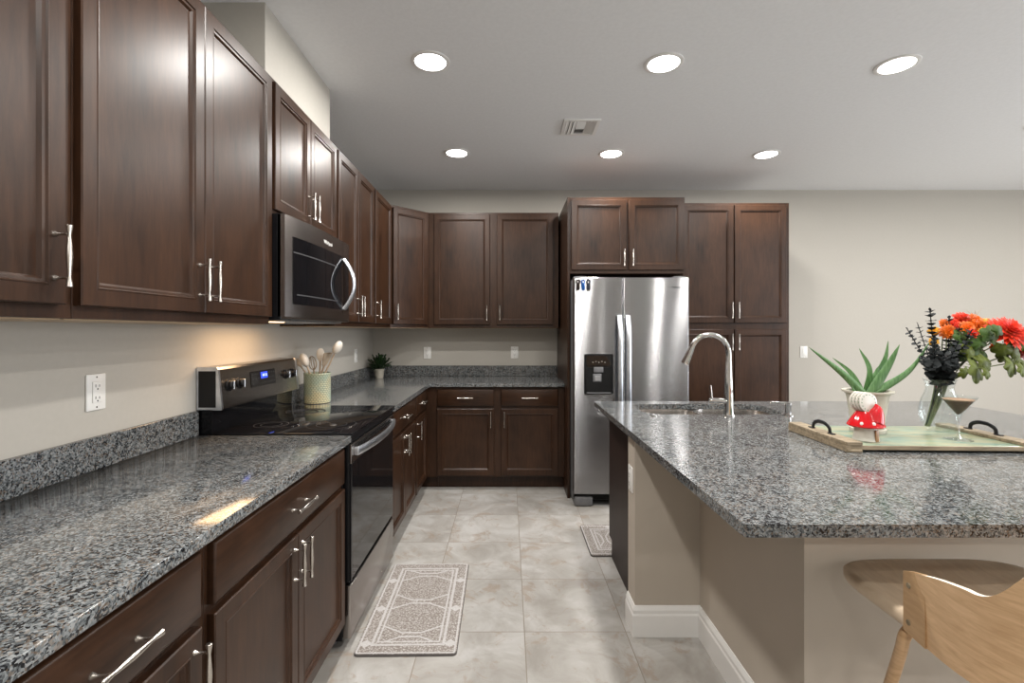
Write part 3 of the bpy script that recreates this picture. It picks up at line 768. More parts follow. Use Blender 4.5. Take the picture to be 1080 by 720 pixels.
logo('Whirlpool', .016, M['slot'], rd, (1.292, FYF - .0038, 1.688), (PI / 2, 0, 0))
# three magnetic clips at the top left of the freezer door
for (x, mk, lab) in ((.537, 'clip_dk', 'dark brown magnetic clip, leftmost of three on the refrigerator door'), (.576, 'clip_bl', 'bright blue magnetic clip in the middle of three on the refrigerator door'), (.616, 'clip_gr', 'charcoal grey magnetic clip, rightmost of three on the refrigerator door')):
    c = thing('magnetic_clip', lab, 'clip', (x, FYF - .0040, 1.706), group=None)
    MB().box(-.0135, .0135, -.018, .0, -.034, .020, .004, 2).build('clip_jaw', M[mk], c)
    m = MB(); R = Matrix.Rotation(PI / 2, 4, 'X')
    m.tube([Vector((.013 * math.cos(a), -.009, .030 + .014 * math.sin(a))) for a in [PI * (-.35 + 1.7 * k / 12) for k in range(13)]], .0052, 8)
    m.build('clip_loop', M[mk], c)

# ------------------------------------------------------------------ outlets and switches
def outlet(label, loc, rotz, kind='outlet'):
    """plate facing local -y"""
    t = thing('wall_outlet' if kind == 'outlet' else 'light_switch', label, kind, loc, rotz)
    MB().box(-.036, .036, -.006, 0, -.058, .058, .003, 2).build('cover_plate', M['plastic_w'], t)
    MB().box(-.017, .017, -.0095, -.0062, -.034, .034, .0015, 2).build('receptacle' if kind == 'outlet' else 'rocker', M['plastic_w'], t)
    if kind == 'outlet':
        m = MB()
        for z in (.019, -.019):
            m.box(-.0085, -.0065, -.0102, -.0096, z - .003, z + .006); m.box(.0055, .0075, -.0102, -.0096, z - .003, z + .005)
            m.lathe([(.0025, -.0003), (.0025, .0003)], (0, -.0098, z - .009), 8, M=Matrix.Rotation(PI / 2, 4, 'X'))
        m.build('slots', M['slot'], t)
    m = MB()
    for z in (.048, -.048): m.lathe([(.003, 0), (.003, .0008), (.001, .001)], (0, -.0062, z), 10, M=Matrix.Rotation(PI / 2, 4, 'X'))
    m.build('screws', M['nickel'], t)
    return t
outlet('white wall outlet on the left wall above the foreground worktop', (XL + .0003, 1.537, 1.160), PI / 2)
outlet('white wall outlet on the left wall between crock and corner plant', (XL + .0003, 4.16, 1.140), PI / 2)
outlet('white wall outlet, left one of two on the back wall', (-.795, YB - .0003, 1.142), 0)
outlet('white wall outlet, right one of two on the back wall near the refrigerator', (.062, YB - .0003, 1.146), 0)
outlet('white light switch on the back wall right of the pantry cabinet', (2.905, YB - .0003, 1.150), 0, 'light switch')
outlet('white outlet on the narrow end of the island wall beside the dark panel', (.5647, 2.192, .680), -PI / 2)

# ------------------------------------------------------------------ ceiling lights and vent
def downlight(x, y, label):
    t = thing('ceiling_downlight', label, 'ceiling light', (x, y, ZC), group='recessed ceiling downlights')
    MB().lathe([(.078, -.0005), (.100, -.0005), (.100, -.004), (.090, -.008), (.080, -.006)], n=40, cap0=False, cap1=False).build('trim_ring', M['trim'], t)
    MB().lathe([(.0785, -.0015), (.0785, -.0055), (.05, -.0085), (.001, -.0095)], n=40).build('lens', M['lamp'], t)
    a_ = area('downlight_lamp', (0, 0, -.014), (0, 0, 0), .15, .15, DOWN_W, (1, 0.97, 0.925), 'DISK', t, spread=math.radians(178))
    return t
lx = (-.400, .805, 2.025)
nm = ('left', 'middle', 'right')
for j, y in enumerate((2.46, 3.72)):
    for i, x in enumerate(lx):
        downlight(x, y + .015 * i, 'round glowing recessed downlight, %s one of the %s row of three' % (nm[i], ('near, larger-looking', 'far, smaller-looking')[j]))
for y, xs in ((1.20, lx), (-0.06, lx[:1]), (-2.58, lx)):
    for x in xs: downlight(x, y, 'round recessed ceiling downlight overhead, above the picture edge')
for x in (3.6, 5.2):
    for y in (3.2, 1.2, -.8): downlight(x, y, 'round recessed ceiling downlight beyond the right picture edge')
t = thing('ceiling_vent', 'square white slatted air vent in the ceiling between the downlight rows', 'vent', (.487, 3.245, ZC))
h_ = .122
m = MB(); m.plate(rrect(-h_, h_, -h_, h_, .004, 2), [rrect(-h_ + .022, h_ - .022, -h_ + .022, h_ - .022, .002, 1)[::-1]], -.010, -.0005); m.build('frame', M['trim'], t)
MB().box(-h_ + .02, h_ - .02, -h_ + .02, h_ - .02, -.0022, -.0006).build('duct', M['slot'], t)
def lou(cx, cy, L, along, s_):
    w_ = .011
    a = (-w_, -.010), (w_, -.003)
    r = []
    for e in (-L / 2, L / 2):
        pr = [(-w_ * s_, -.011), (w_ * s_, -.0035), (w_ * s_, -.0025), (-w_ * s_, -.010)]
        r.append([(cx + p[0], cy + e, p[1]) if along == 'y' else (cx + e, cy + p[0], p[1]) for p in pr])
    return MB().rings(r).build('louvre', M['trim'], t, smooth=False)
for k in range(3): lou(-.090 + k * .024, 0, .19, 'y', 1); lou(.090 - k * .024, 0, .19, 'y', -1)
for k in range(7): lou(0, -.078 + k * .026, .060, 'x', 1 if k > 3 else -1)

# ------------------------------------------------------------------ floor mats
def kmat(label, loc, L, Wd, rz=0):
    t = thing('kitchen_mat', label, 'mat', loc, rz, 'patterned kitchen mats')
    m = MB(); rs = []
    for ins, z in ((0, .0005), (0, .008), (.003, .0105)): rs.append([(p[0], p[1], z) for p in rrect(-Wd / 2 + ins, Wd / 2 - ins, -L / 2 + ins, L / 2 - ins, .018, 4)])
    m.rings(rs, cap1=False); m.build('mat_base', M['mat_edge'], t)
    m = MB(); m.rings([[(p[0], p[1], z) for p in rrect(-Wd / 2 + .002, Wd / 2 - .002, -L / 2 + .002, L / 2 - .002, .018, 4)] for z in (.0085, .0115)]); m.build('mat_surface', M['mat'], t)
    return t
kmat('grey-white patterned rectangular mat on the tiles in front of the oven', (-.436, 2.378, 0), .775, .430, math.radians(.8))
kmat('patterned mat mostly hidden behind the island, in front of the sink', (.885, 3.095, 0), .775, .455, PI / 2)

# ------------------------------------------------------------------ bent plywood chair
CX = 1.125
t = thing('bar_chair', 'light bent plywood counter chair with wraparound back, right foreground', 'chair', (0, 0, 0))
def sup(a, b, n, cx, cy, N=56):
    out = []
    for k in range(N):
        q = 2 * PI * k / N; c, s_ = math.cos(q), math.sin(q)
        out.append((cx + a * math.copysign(abs(c) ** (2 / n), c), cy + b * math.copysign(abs(s_) ** (2 / n), s_)))
    return out
rs = []
for ins, z in ((.016, .700), (.004, .704), (0, .712), (0, .726), (.006, .733), (.018, .7345), (.06, .730), (.14, .722)):
    rs.append([(p[0], p[1], z) for p in sup(.254 - ins, .215 - ins, 5.0, CX, 1.098)])
MB().rings(rs).build('seat', M['seat'], t, ang=50)
# plan of the shell, left half: (x offset from centre, y, top z, bottom z)
half = [(-.250, 1.052, .826, .702), (-.262, .985, .852, .702), (-.268, .935, .868, .703), (-.270, .885, .880, .706), (-.266, .850, .886, .710), (-.258, .825, .912, .714),
        (-.244, .798, .958, .720), (-.215, .765, 1.000, .730), (-.165, .735, 1.022, .745), (-.09, .714, 1.032, .755), (0, .706, 1.035, .760)]
full = half + [(-a, b, c, d) for a, b, c, d in reversed(half[:-1])]
def shell(rows, th, name, m_, par):
    P = spline([Vector((r[0], r[1], 0)) for r in rows], 5); T = spline([Vector((r[2], r[3], 0)) for r in rows], 5)
    rs = []
    for i, (p, q) in enumerate(zip(P, T)):
        tg_ = (P[min(i + 1, len(P) - 1)] - P[max(i - 1, 0)]).normalized(); nn = Vector((-tg_.y, tg_.x, 0))
        if nn.dot(Vector((0, .98, 0)) - p) < 0: nn = -nn
        top, bot = q.x, q.y; ring = []
        K = 6
        for k in range(K + 1):
            z = bot + (top - bot) * k / K; fl = -.018 * (k / K) ** 1.5 * min(1, (1.06 - p.y) / .2)
            ring.append(Vector((CX, 0, 0)) + p + nn * fl + Vector((0, 0, z)))
        for k in range(K, -1, -1):
            z = bot + (top - bot) * k / K; fl = -.018 * (k / K) ** 1.5 * min(1, (1.06 - p.y) / .2)
            ring.append(Vector((CX, 0, 0)) + p + nn * (fl + th) + Vector((0, 0, z)))
        rs.append(ring)
    m = MB(); m.rings(rs)
    o = m.build(name, m_, par, ang=40)
    # pale layered edge: faces whose normal points up
    me = o.data
    for f in me.polygons:
        if f.normal.z > .3: f.material_index = 1
    return o
shell(full, .011, 'backrest', [M['ply'], M['ply_edge']], t)
def wing(sg):
    rows = [(-.2605, 1.054, .828, .700), (-.2665, 1.02, .842, .700), (-.2725, .985, .853, .701)]
    m = MB(); rs = []
    for a, b, c, d in rows:
        a -= -.0065; rs.append([(CX + sg * a, b, d), (CX + sg * (a + .006), b, d), (CX + sg * (a + .006), b, c), (CX + sg * a, b, c)])
    w_ = m.rings(rs).build('side_bracket', M['ply_dk'], t, ang=20)
    m = MB()
    for z in (.805, .725):
        m.lathe([(.006, 0), (.006, .0012), (.004, .0018)], (CX + sg * -.2575, 1.035, z), 12, M=Matrix.Rotation(-sg * PI / 2, 4, 'Y'))
    m.build('plugs', M['tray'], w_)
wing(1); wing(-1)
for sx in (-1, 1):
    for (x, y, ex, ey) in ((.225, 1.075, .255, 1.27), (.150, 1.000, .205, .845)):
        pts = spline([(CX + sx * (x - .03), y - .0, .693), (CX + sx * x, y + (ey - y) * .03, .672), (CX + sx * (x + .004), y + (ey - y) * .12, .60), (CX + sx * (x + (ex - x) * .5), y + (ey - y) * .5, .33), (CX + sx * ex, ey, 0.0)], 5)
        MB().tube(pts, [(.0145, .0115)] * len(pts), 14).build('leg', M['ply'], t)
m = MB(); m.box(CX - .20, CX + .20, 1.063, 1.087, .684, .6995, .003); m.box(CX - .15, CX + .15, .988, 1.012, .684, .6995, .003); m.build('seat_frame', M['ply_dk'], t)
m = MB(); m.tube([(CX - .240, 1.195, .27), (CX + .240, 1.195, .27)], .010, 12); m.build('footrest', M['ply'], t)

# ------------------------------------------------------------------ tray and things on it
tz = ZT + .0003
TR = math.radians(-3)
t = thing('serving_tray', 'wooden serving tray with green board and black handles on the island', 'tray', (1.585, 1.925, tz), math.radians(-2))
MB().box(-.330, .330, -.185, .185, .010, .024, .002, 1).build('board', M['tray_in'], t)
MB().box(-.330, .330, -.192, -.1852, .008, .0235, .001, 1).build('front_edge', M['tray'], t)
for sx in (-1, 1):
    x0, x1 = (-.345, -.288) if sx < 0 else (.288, .345)
    m = MB(); m.box(x0, x1, -.197, .190, .0242, .038, .002, 1); m.box(x0, x1, -.197, .190, 0, .0098, .002, 1); m.box((x0 if sx < 0 else .3305), (-.3305 if sx < 0 else x1), -.197, .190, .0098, .0242)
    c = m.build('cleat', M['tray'], t)
    hx = (x0 + x1) / 2
    pts = spline([(hx, -.055, .040), (hx, -.050, .060), (hx, -.025, .072), (hx, .0, .074), (hx, .025, .072), (hx, .050, .060), (hx, .055, .040)], 5)
    m = MB(); m.tube(pts, [(.008, .0045)] * len(pts), 12); m.box(hx - .008, hx + .008, -.078, -.050, .0382, .042, .001, 1); m.box(hx - .008, hx + .008, .050, .078, .0382, .042, .001, 1)
    m.build('handle', M['iron'], c)
TZ = tz + .0243               # top of the board

# aloe
AX, AY = 1.492, 1.985
t = thing('potted_aloe', 'green aloe plant in a cream pot on the serving tray', 'plant', (AX, AY, TZ)); t.scale = (.80, .80, 1)
MB().lathe([(.078, 0), (.080, .004), (.080, .016), (.074, .018)], n=36).build('saucer', M['pot'], t)
MB().lathe([(.066, .0182), (.070, .020), (.078, .07), (.088, .130), (.095, .158), (.110, .164), (.112, .168), (.112, .172), (.092, .171), (.090, .160), (.078, .10), (.001, .10)], n=40, cap1=False).build('pot', M['pot'], t)
MB().lathe([(.091, .150), (.06, .156), (.001, .158)], n=24, cap0=True).build('soil', M['soil'], t)
def aloe_leaf(base, mid, tip, wd, th):
    P = spline([base, mid, tip], 10); n = len(P); rs = []
    side = (Vector(tip) - Vector(base)).cross(Vector((0, -1, 0.001))).normalized()
    for i, p in enumerate(P):
        u = i / (n - 1); tg_ = (P[min(i + 1, n - 1)] - P[max(i - 1, 0)]).normalized()
        a = tg_.cross(Vector((0, 1, .25))).normalized(); b = a.cross(tg_).normalized()
        if b.z < 0: b = -b
        w_ = wd * (min(1, .75 + u * 1.2) if u < .22 else 1) * max(.02, (1 - u) ** .72); t_ = th * max(.05, (1 - u) ** .6)
        ring = []
        for k in range(12):
            q = 2 * PI * k / 12; cc, ss = math.cos(q), math.sin(q)
            z = ss * t_ * (1 if ss < 0 else .25) + .35 * t_ * cc * cc
            ring.append(p + a * w_ * cc + b * z)
        rs.append(ring)
    return MB().rings(rs).build('leaf', M['aloe'], t, ang=60)
def rel(px, py, Y):
    v = at(px, py, Y) - Vector((AX, AY, TZ)); v.x /= .8; v.y /= .8; return v
B0 = Vector((0, 0, .150))
for (px, py, dY, mx, my, wd) in ((853, 366, -.02, 889, 394, .019), (878, 377, .06, 898, 394, .014), (906, 367, .03, 917, 390, .019), (937, 359, .07, 932, 382, .022), (949, 363, -.03, 937, 386, .028), (981, 360, -.01, 958, 392, .019)):
    tip = rel(px, py, AY + dY); md = rel(mx, my, AY + dY * .5)
    off = Vector(((px - 925) * .00022, dY * .3, 0))
    aloe_leaf(B0 + off, md, tip, wd * 1.2, .010)
aloe_leaf(B0 + Vector((-.03, -.01, 0)), B0 + Vector((-.075, -.02, .012)), B0 + Vector((-.105, -.03, .045)), .014, .007)
aloe_leaf(B0 + Vector((.02, -.01, 0)), B0 + Vector((.04, -.03, .02)), B0 + Vector((.06, -.035, .03)), .010, .006)

# mushroom coaster holder
MX, MY_ = 1.368, 1.828
t = thing('coaster_holder', 'red ceramic mushroom house coaster holder with white dots on the tray', 'coaster holder', (MX, MY_, TZ + .0002)); t.scale = (.82, .82, 1)
MB().lathe([(.050, 0), (.053, .003), (.047, .03), (.044, .062)], n=32).build('stem', M['white_cer'], t)
cap = [(.001, .0565), (.058, .0565), (.071, .054), (.075, .058), (.071, .066), (.056, .086), (.043, .104), (.036, .112), (.001, .112)]
MB().lathe(cap, n=40, cap0=False, cap1=False).build('cap', M['red_cer'], t)
# raised horns at both ends of the slots
m = MB()
for k in range(1):
    m.tube(spline([(.016, -.030, .075), (.028, -.030, .118), (.026, -.026, .142)], 4), [.040, .037, .033, .029, .024, .019, .014, .008, .003], 16)
m.build('cap_peak', M['red_cer'], t)
m = MB()
for (az, z) in ((-100, .072), (-60, .080), (-140, .070), (-15, .074), (40, .075)):
    q = math.radians(az); r = .0725 - (z - .06) * .42
    Mx = Matrix.Rotation(q, 4, 'Z') @ Matrix.Rotation(PI / 2 - .45, 4, 'Y')
    m.lathe([(.0075, -.003), (.0070, .0), (.004, .002), (.001, .0026)], (r * math.cos(q), r * math.sin(q), z), 14, M=Mx)
m.build('dots', M['white_cer'], t)
m = MB(); q = math.radians(-72)
o = MB().box(-.012, .012, -.003, .004, 0.001, .046, .004, 2).build('door', M['brown_cer'], t); o.location = (.0505 * math.cos(q), .0505 * math.sin(q), 0); o.rotation_euler = (0, 0, q + PI / 2)
# four coasters standing in it
Rz = math.radians(25)
c0 = thing('coaster', '', 'coaster', (0, 0, 0))
R = Matrix.Rotation(PI / 2, 4, 'X')
MB().lathe([(.040, -.003), (.0435, -.002), (.0445, 0), (.0435, .002), (.040, .003), (.001, .003)], (0, 0, 0), 40, M=R).build('disc', M['white_cer'], c0)
m = MB()
for k in range(14):
    q = 2 * PI * k / 14; m.lathe([(.0026, .003), (.0026, .0036), (.001, .0038)], (.034 * math.cos(q), 0, .034 * math.sin(q)), 8, M=R)
m.build('painted_dots', M['dot_gr'], c0)
labs = ['round white coaster with green dots, frontmost in the mushroom holder', 'round white coaster second from the front in the mushroom holder', 'round white coaster third from the front in the mushroom holder', 'round white coaster at the very back of the mushroom holder']
for k in range(4):
    c = c0 if k == 0 else dup(c0)
    c['label'] = labs[k]; c['group'] = 'coasters in the mushroom holder'
    c.location = (MX - .002 - k * .0035, MY_ - .014 + k * .0125, TZ + .0002 + .110 + .036)
    c.scale = (.86, .90, .86); c.rotation_euler = (math.radians(-6), 0, math.radians(8))

# vase
VX, VY = 1.815, 2.010
t = thing('glass_vase', 'clear glass vase with flared rim on the tray holding the bouquet', 'vase', (VX, VY, TZ + .0004)); t.scale = (.76, .76, 1)
outp = [(.048, 0), (.058, .002), (.080, .030), (.092, .065), (.093, .090), (.082, .130), (.066, .160), (.061, .178), (.066, .200), (.075, .214), (.0765, .2155)]
inn = [(r - .003, z + .001) for r, z in reversed(outp[2:-1])] + [(.055, .012), (.001, .009)]
MB().lathe(outp + inn, n=48, cap1=True).build('vase_body', M['glass'], t, ang=80)

# cocktail glass
GX, GY = 1.728, 1.835
t = thing('cocktail_glass', 'stemmed martini glass with foamy brown coffee drink on the tray', 'glass', (GX, GY, TZ + .0004)); t.scale = (.74, .74, 1)
MB().lathe([(.001, 0), (.060, 0), (.061, .0015), (.040, .005), (.011, .012), (.0062, .022), (.0056, .050), (.0064, .080), (.009, .0895), (.001, .0898)], n=40, cap0=False).build('stem', M['glass_stem'], t, ang=40)
outp = [(.001, .090), (.009, .090), (.013, .095), (.078, .166), (.0785, .167)]
inn = [(.0765, .1665), (.010, .098), (.001, .0955)]
MB().lathe(outp + inn, n=40, cap1=True).build('glass_bowl', M['glass'], t, ang=40)
MB().lathe([(.001, .0965), (.0085, .0990), (.0600, .1515), (.001, .1515)], n=40, cap0=False).build('drink', M['coffee'], t)
MB().lathe([(.0612, .1518), (.0655, .1560), (.001, .1570)], n=40).build('foam', M['foam'], t)

# ------------------------------------------------------------------ bouquet, every stem a thing
VB = Vector((VX - .052, VY, TZ + .018)); VN = Vector((VX, VY, TZ + .190))
def leafblade(m, p, d, L, W, up=Vector((0, 0, 1)), cup=.15, lobes=0, n=6):
    d = d.normalized(); s_ = d.cross(up)
    if s_.length < .1: s_ = d.cross(Vector((1, 0, 0)))
    s_.normalize(); nn = s_.cross(d).normalized(); th = .0004
    top = []; 
    prof = []
    for k in range(n + 1):
        u = k / n; w_ = W * math.sin(PI * min(1, u * .92 + .06)) ** .8
        if lobes: w_ *= 1 + .35 * math.sin(u * PI * 2 * lobes)
        if k == n: w_ = W * .02
        c = p + d * (L * u) - nn * (L * cup * u * u)
        prof.append((c, w_))
    rs = [[c - s_ * w_ + nn * w_ * .25 , c + nn * th, c + s_ * w_ + nn * w_ * .25, c + s_ * w_ + nn * (w_ * .25 - 2 * th), c - nn * th, c - s_ * w_ + nn * (w_ * .25 - 2 * th)] for c, w_ in prof]
    m.rings(rs)
def stem_path(tip, bend=.0, i=0):
    a = 2 * PI * i * .381
    b_ = VB + Vector((.007 * math.cos(a), .007 * math.sin(a), 0)); n_ = VN + Vector((.012 * math.cos(a) + (.016 if tip.x > VX else -.006), .012 * math.sin(a), 0))
    md = n_ + (tip - n_) * .5 + Vector((0, 0, bend))
    return spline([b_, n_, md, tip], 8)
cnt = [0]
def sprig(px, py, Y, label, wd=.011, gap=.013, start=.30, bend=.02):
    cnt[0] += 1; tip = at(px, py, Y); P = stem_path(tip, bend, cnt[0])
    t = thing('eucalyptus_sprig', label, 'sprig', tuple(VB), 0, 'dark eucalyptus sprigs in the bouquet')
    P = [p - VB for p in P]
    MB().tube(P, [.0018] * len(P), 6).build('stem', M['euca'], t)
    m = MB(); L = 0; acc = 0; tot = sum((b - a).length for a, b in zip(P[:-1], P[1:])); k = 0
    for a, b in zip(P[:-1], P[1:]):
        seg = (b - a).length; dd_ = (b - a).normalized()
        acc += seg; L += seg
        while acc > gap and (b.z > VN.z - VB.z + .008):
            acc -= gap; k += 1; p = b - dd_ * acc
            sd = dd_.cross(Vector((0, 1, .1))).normalized(); fw = dd_.cross(sd).normalized()
            sc = wd * (1.25 - .65 * (L / tot))* random.uniform(.85, 1.15)
            qj = random.uniform(-.6, .6)
            for q in ((qj, qj + PI) if k % 2 else (qj + PI / 2, qj - PI / 2)):
                ln = (sd * math.cos(q) + fw * math.sin(q)) * .9 + dd_ * random.uniform(.15, .85)
                leafblade(m, p, ln, sc * 2.1, sc * 1.25, dd_, .1, n=5)
        acc = min(acc, gap)
    leafblade(m, P[-1], (P[-1] - P[-3]), wd * .9, wd * .35, n=4)
    m.build('leaves', M['euca'], t, ang=60)
for a in ((1019, 362, 1.92, 'dark eucalyptus sprig among the olive leaves right of centre'), (957, 347, 1.98, 'dark eucalyptus sprig leaning furthest left out of the vase'), (968, 342, 2.05, 'dark eucalyptus sprig, second from the left above the aloe leaf'), (981, 328, 2.0, 'tall dark eucalyptus sprig topping the left side of the bouquet'),
          (1001, 336, 2.02, 'tall dark eucalyptus sprig beside the orange flower'), (985, 356, 1.94, 'dark eucalyptus sprig low in front of the yellow bud'), (1012, 345, 1.97, 'dark eucalyptus sprig rising in the middle of the bouquet'),
          (1024, 350, 1.93, 'dark eucalyptus sprig in front of the red blooms'), (972, 376, 1.95, 'short dark eucalyptus sprig bending left just above the vase rim'), (1010, 362, 1.90, 'short full dark eucalyptus sprig in the bouquet front centre')):
    big_ = a[0] > 980
    sprig(*a, wd=.017 if big_ else .0115, gap=.018 if big_ else .019, start=.36 if a[0] > 970 else .45, bend=(.0 if a[0] < 975 else .015))
sprig(996, 372, 1.92, 'bushy low dark eucalyptus sprig over the vase mouth', wd=.021, gap=.010, start=.30, bend=0)
sprig(984, 384, 1.93, 'low dark eucalyptus sprig drooping over the left vase rim', wd=.020, gap=.010, start=.30, bend=.02)
sprig(1004, 383, 1.90, 'lowest dark eucalyptus sprig close to the vase mouth centre', wd=.020, gap=.010, start=.30, bend=.01)

def bloom(m, c, d, R, layers, per, wd, lift0=.05, lift1=1.25):
    d = d.normalized(); a = d.cross(Vector((0, 0, 1))).normalized(); b = d.cross(a)
    for l in range(layers):
        u = l / max(1, layers - 1); el = lift0 + (lift1 - lift0) * u; Lr = R * (1 - .5 * u)
        for k in range(per - int(u * per * .4)):
            q = 2 * PI * k / (per - int(u * per * .4)) + l * .37 + random.uniform(-.1, .1)
            r_ = (a * math.cos(q) + b * math.sin(q)) * math.cos(el) + d * math.sin(el)
            leafblade(m, c + d * (R * .12 * u), r_, Lr * random.uniform(.88, 1.08), wd * (1 - .3 * u), d, .12, n=5)
def flower(px, py, Y, label, R, mk, d, layers=5, per=18, wd=.010, nm_='flower'):
    cnt[0] += 1; c = at(px, py, Y); P = stem_path(c - d.normalized() * .01, .02, cnt[0]); P = [p - VB for p in P]
    t = thing(nm_, label, 'flower', tuple(VB), 0)
    MB().tube(P, [.0024] * len(P), 6).build('stem', M['stem'], t)
    m = MB(); bloom(m, c - VB, d, R, layers, per, wd); m.build('bloom', M[mk], t, ang=60)
    MB().lathe([(.001, -.004), (R * .22, 0), (R * .16, R * .14), (.001, R * .2)], tuple(c - VB), 12, M=d.to_track_quat('Z', 'Y').to_matrix().to_4x4()).build('flower_center', M['or_fl'] if mk != 'ye_fl' else M['straw'], t)
V = Vector
flower(1062, 351, 1.96, 'big red-orange dahlia at the right of the bouquet', .083, 'red_fl', V((.1, -.75, .65)), 7, 26, .0105, 'dahlia')
flower(1000, 350, 1.99, 'orange flower on the left of the bouquet between dark leaves', .036, 'or_fl', V((-.3, -1, .3)), 5, 14, .008, 'orange_flower')
flower(985, 360, 1.97, 'small yellow flower lowest on the left of the bouquet', .020, 'ye_fl', V((-.4, -1, .1)), 3, 9, .007, 'yellow_flower')
flower(985, 349, 2.03, 'small orange-yellow flower at the left edge of the bouquet', .024, 'ye_fl', V((-.6, -.7, .4)), 4, 10, .007, 'yellow_flower')
flower(1015, 336, 2.06, 'orange-red flower on top of the bouquet', .038, 'red_fl', V((0, -.8, .7)), 5, 14, .009, 'red_flower')
flower(1031, 345, 2.02, 'orange flower in the middle of the bouquet behind the dahlia', .042, 'or_fl', V((.1, -1, .5)), 5, 14, .009, 'orange_flower')
flower(1040, 342, 2.05, 'yellow-orange flower between the dahlia and the straw sprigs', .036, 'ye_fl', V((.2, -1, .6)), 5, 13, .009, 'yellow_flower')
flower(1006, 341, 2.04, 'small red flower near the top left of the bouquet', .024, 'red_fl', V((-.2, -1, .4)), 4, 11, .008, 'red_flower')
flower(1049, 366, 1.96, 'small orange flower low under the dahlia', .024, 'or_fl', V((.1, -1, -.1)), 4, 11, .008, 'orange_flower')
flower(1078, 371, 1.97, 'dull dark red flower at the right picture edge under the dahlia', .032, 'dkred_fl', V((.3, -1, .2)), 4, 12, .009, 'dark_red_flower')
flower(1026, 352, 1.95, 'dark red flower nearest the bouquet middle', .026, 'red_fl', V((0, -1, .3)), 4, 12, .008, 'red_flower')

def maple(m, p, d, R, nrm):
    """a broad five-lobed leaf as a thin closed plate"""
    d = d.normalized(); nrm = (nrm - d * nrm.dot(d)).normalized(); s_ = d.cross(nrm).normalized(); N = 30; ring = []
    for k in range(N):
        q = 2 * PI * k / N - PI
        r = R * (.66 + .22 * abs(math.cos(q * 2.5)) + .12 * math.cos(q)) * (.75 if abs(q) > 2.7 else 1)
        v = d * (R * .55 + r * .75 * math.cos(q)) + s_ * (r * .85 * math.sin(q))
        ring.append(p + v - nrm * (.25 * (v.length ** 2) / R))
    c = p + d * R * .5; r0 = [m.bm.verts.new(x + nrm * .0003) for x in ring]; r1 = [m.bm.verts.new(x - nrm * .0003) for x in ring]
    ca = m.bm.verts.new(c + nrm * .004); cb_ = m.bm.verts.new(c + nrm * .003)
    for k in range(N):
        j = (k + 1) % N
        m.bm.faces.new((ca, r0[k], r0[j])); m.bm.faces.new((cb_, r1[j], r1[k])); m.bm.faces.new((r0[k], r1[k], r1[j], r0[j]))
def branch(px, py, Y, label, leaves, mk):
    cnt[0] += 1; tip = at(px, py, Y); P = stem_path(tip, .02, cnt[0]); P = [p - VB for p in P]
    t = thing('leafy_branch', label, 'branch', tuple(VB), 0)
    MB().tube(P, [.0022] * len(P), 6).build('stem', M['stem'], t)
    for (lx_, ly_, lY, R, dx_, dz_, tw) in leaves:
        R *= 1.22; c = at(lx_, ly_, lY) - VB; m = MB(); d = V((dx_, -.15, dz_))
        maple(m, c - d.normalized() * R * .5, d, R, V((tw, -1, .45)))
        near = min(P, key=lambda q: (q - c).length); m.tube([near, (near + c - d.normalized() * R * .5) / 2 + V((0, 0, .004)), c - d.normalized() * R * .5], .0012, 5)
        m.build('leaf', M[mk], t, ang=70)
branch(1036, 388, 1.90, 'branch with broad olive leaves just right above the vase rim', [(1029, 388, 1.90, .062, 1, -.5, .2), (1036, 381, 1.92, .045, 1, .2, -.3), (1021, 372, 1.93, .040, .5, .6, .3), (1018, 391, 1.89, .032, .3, -1, .1), (1040, 392, 1.88, .03, 1, -.3, .1)], 'leaf')
branch(1070, 382, 1.93, 'long branch with olive leaves reaching right below the dahlia', [(1066, 384, 1.92, .052, 1, -.5, .1), (1058, 366, 1.93, .040, -.1, -1, -.3), (1068, 372, 1.94, .038, .6, .6, .2), (1077, 388, 1.92, .036, 1, -.3, .2), (1078, 364, 1.96, .034, 1, .5, 0)], 'leaf')
branch(1022, 366, 1.96, 'branch of dark olive leaves filling the middle of the bouquet', [(1014, 356, 1.96, .036, -.3, 1, .2), (1024, 352, 1.97, .034, .3, 1, -.2), (1030, 364, 1.97, .036, 1, .3, .1), (1019, 372, 1.95, .036, -.2, -.6, .2), (1012, 367, 1.97, .030, -1, .2, 0), (1036, 372, 1.96, .034, 1, -.2, .2)], 'leaf2')
branch(1073, 372, 1.97, 'branch with green leaves right under the dahlia petals', [(1060, 374, 1.97, .034, -.3, -1, .2), (1074, 376, 1.95, .036, .6, -.8, .1), (1079, 384, 1.98, .030, 1, -.2, 0), (1068, 362, 1.99, .034, .2, -1, -.2)], 'leaf')
flower(1028, 338, 2.04, 'orange-red flower on the upper edge of the bouquet beside the dry grass', .036, 'or_fl', V((.1, -.9, .6)), 5, 14, .009, 'orange_flower')
flower(997, 341, 2.05, 'small yellow-orange flower behind the tallest dark sprig', .024, 'or_fl', V((-.2, -1, .4)), 4, 12, .008, 'orange_flower')
flower(1020, 346, 1.99, 'red-orange flower tucked behind the tall dark sprigs', .034, 'or_fl', V((-.1, -1, .4)), 5, 13, .009, 'orange_flower')
flower(1038, 352, 1.98, 'yellow flower left of the dahlia under the straw sprigs', .030, 'ye_fl', V((.1, -1, .3)), 4, 13, .009, 'yellow_flower')
flower(1009, 345, 2.03, 'red flower half hidden beside the left orange flower', .028, 'red_fl', V((-.1, -1, .4)), 4, 12, .009, 'red_flower')
branch(1046, 357, 1.94, 'branch with mid green leaves directly left of the dahlia', [(1046, 356, 1.92, .050, .3, 1, .2), (1034, 362, 1.93, .045, -.4, 1, -.2), (1052, 349, 1.90, .030, .8, .7, .3), (1020, 361, 1.95, .036, -.5, .8, 0), (1030, 372, 1.94, .036, .4, -.6, 0)], 'leaf2')
cnt[0] += 1
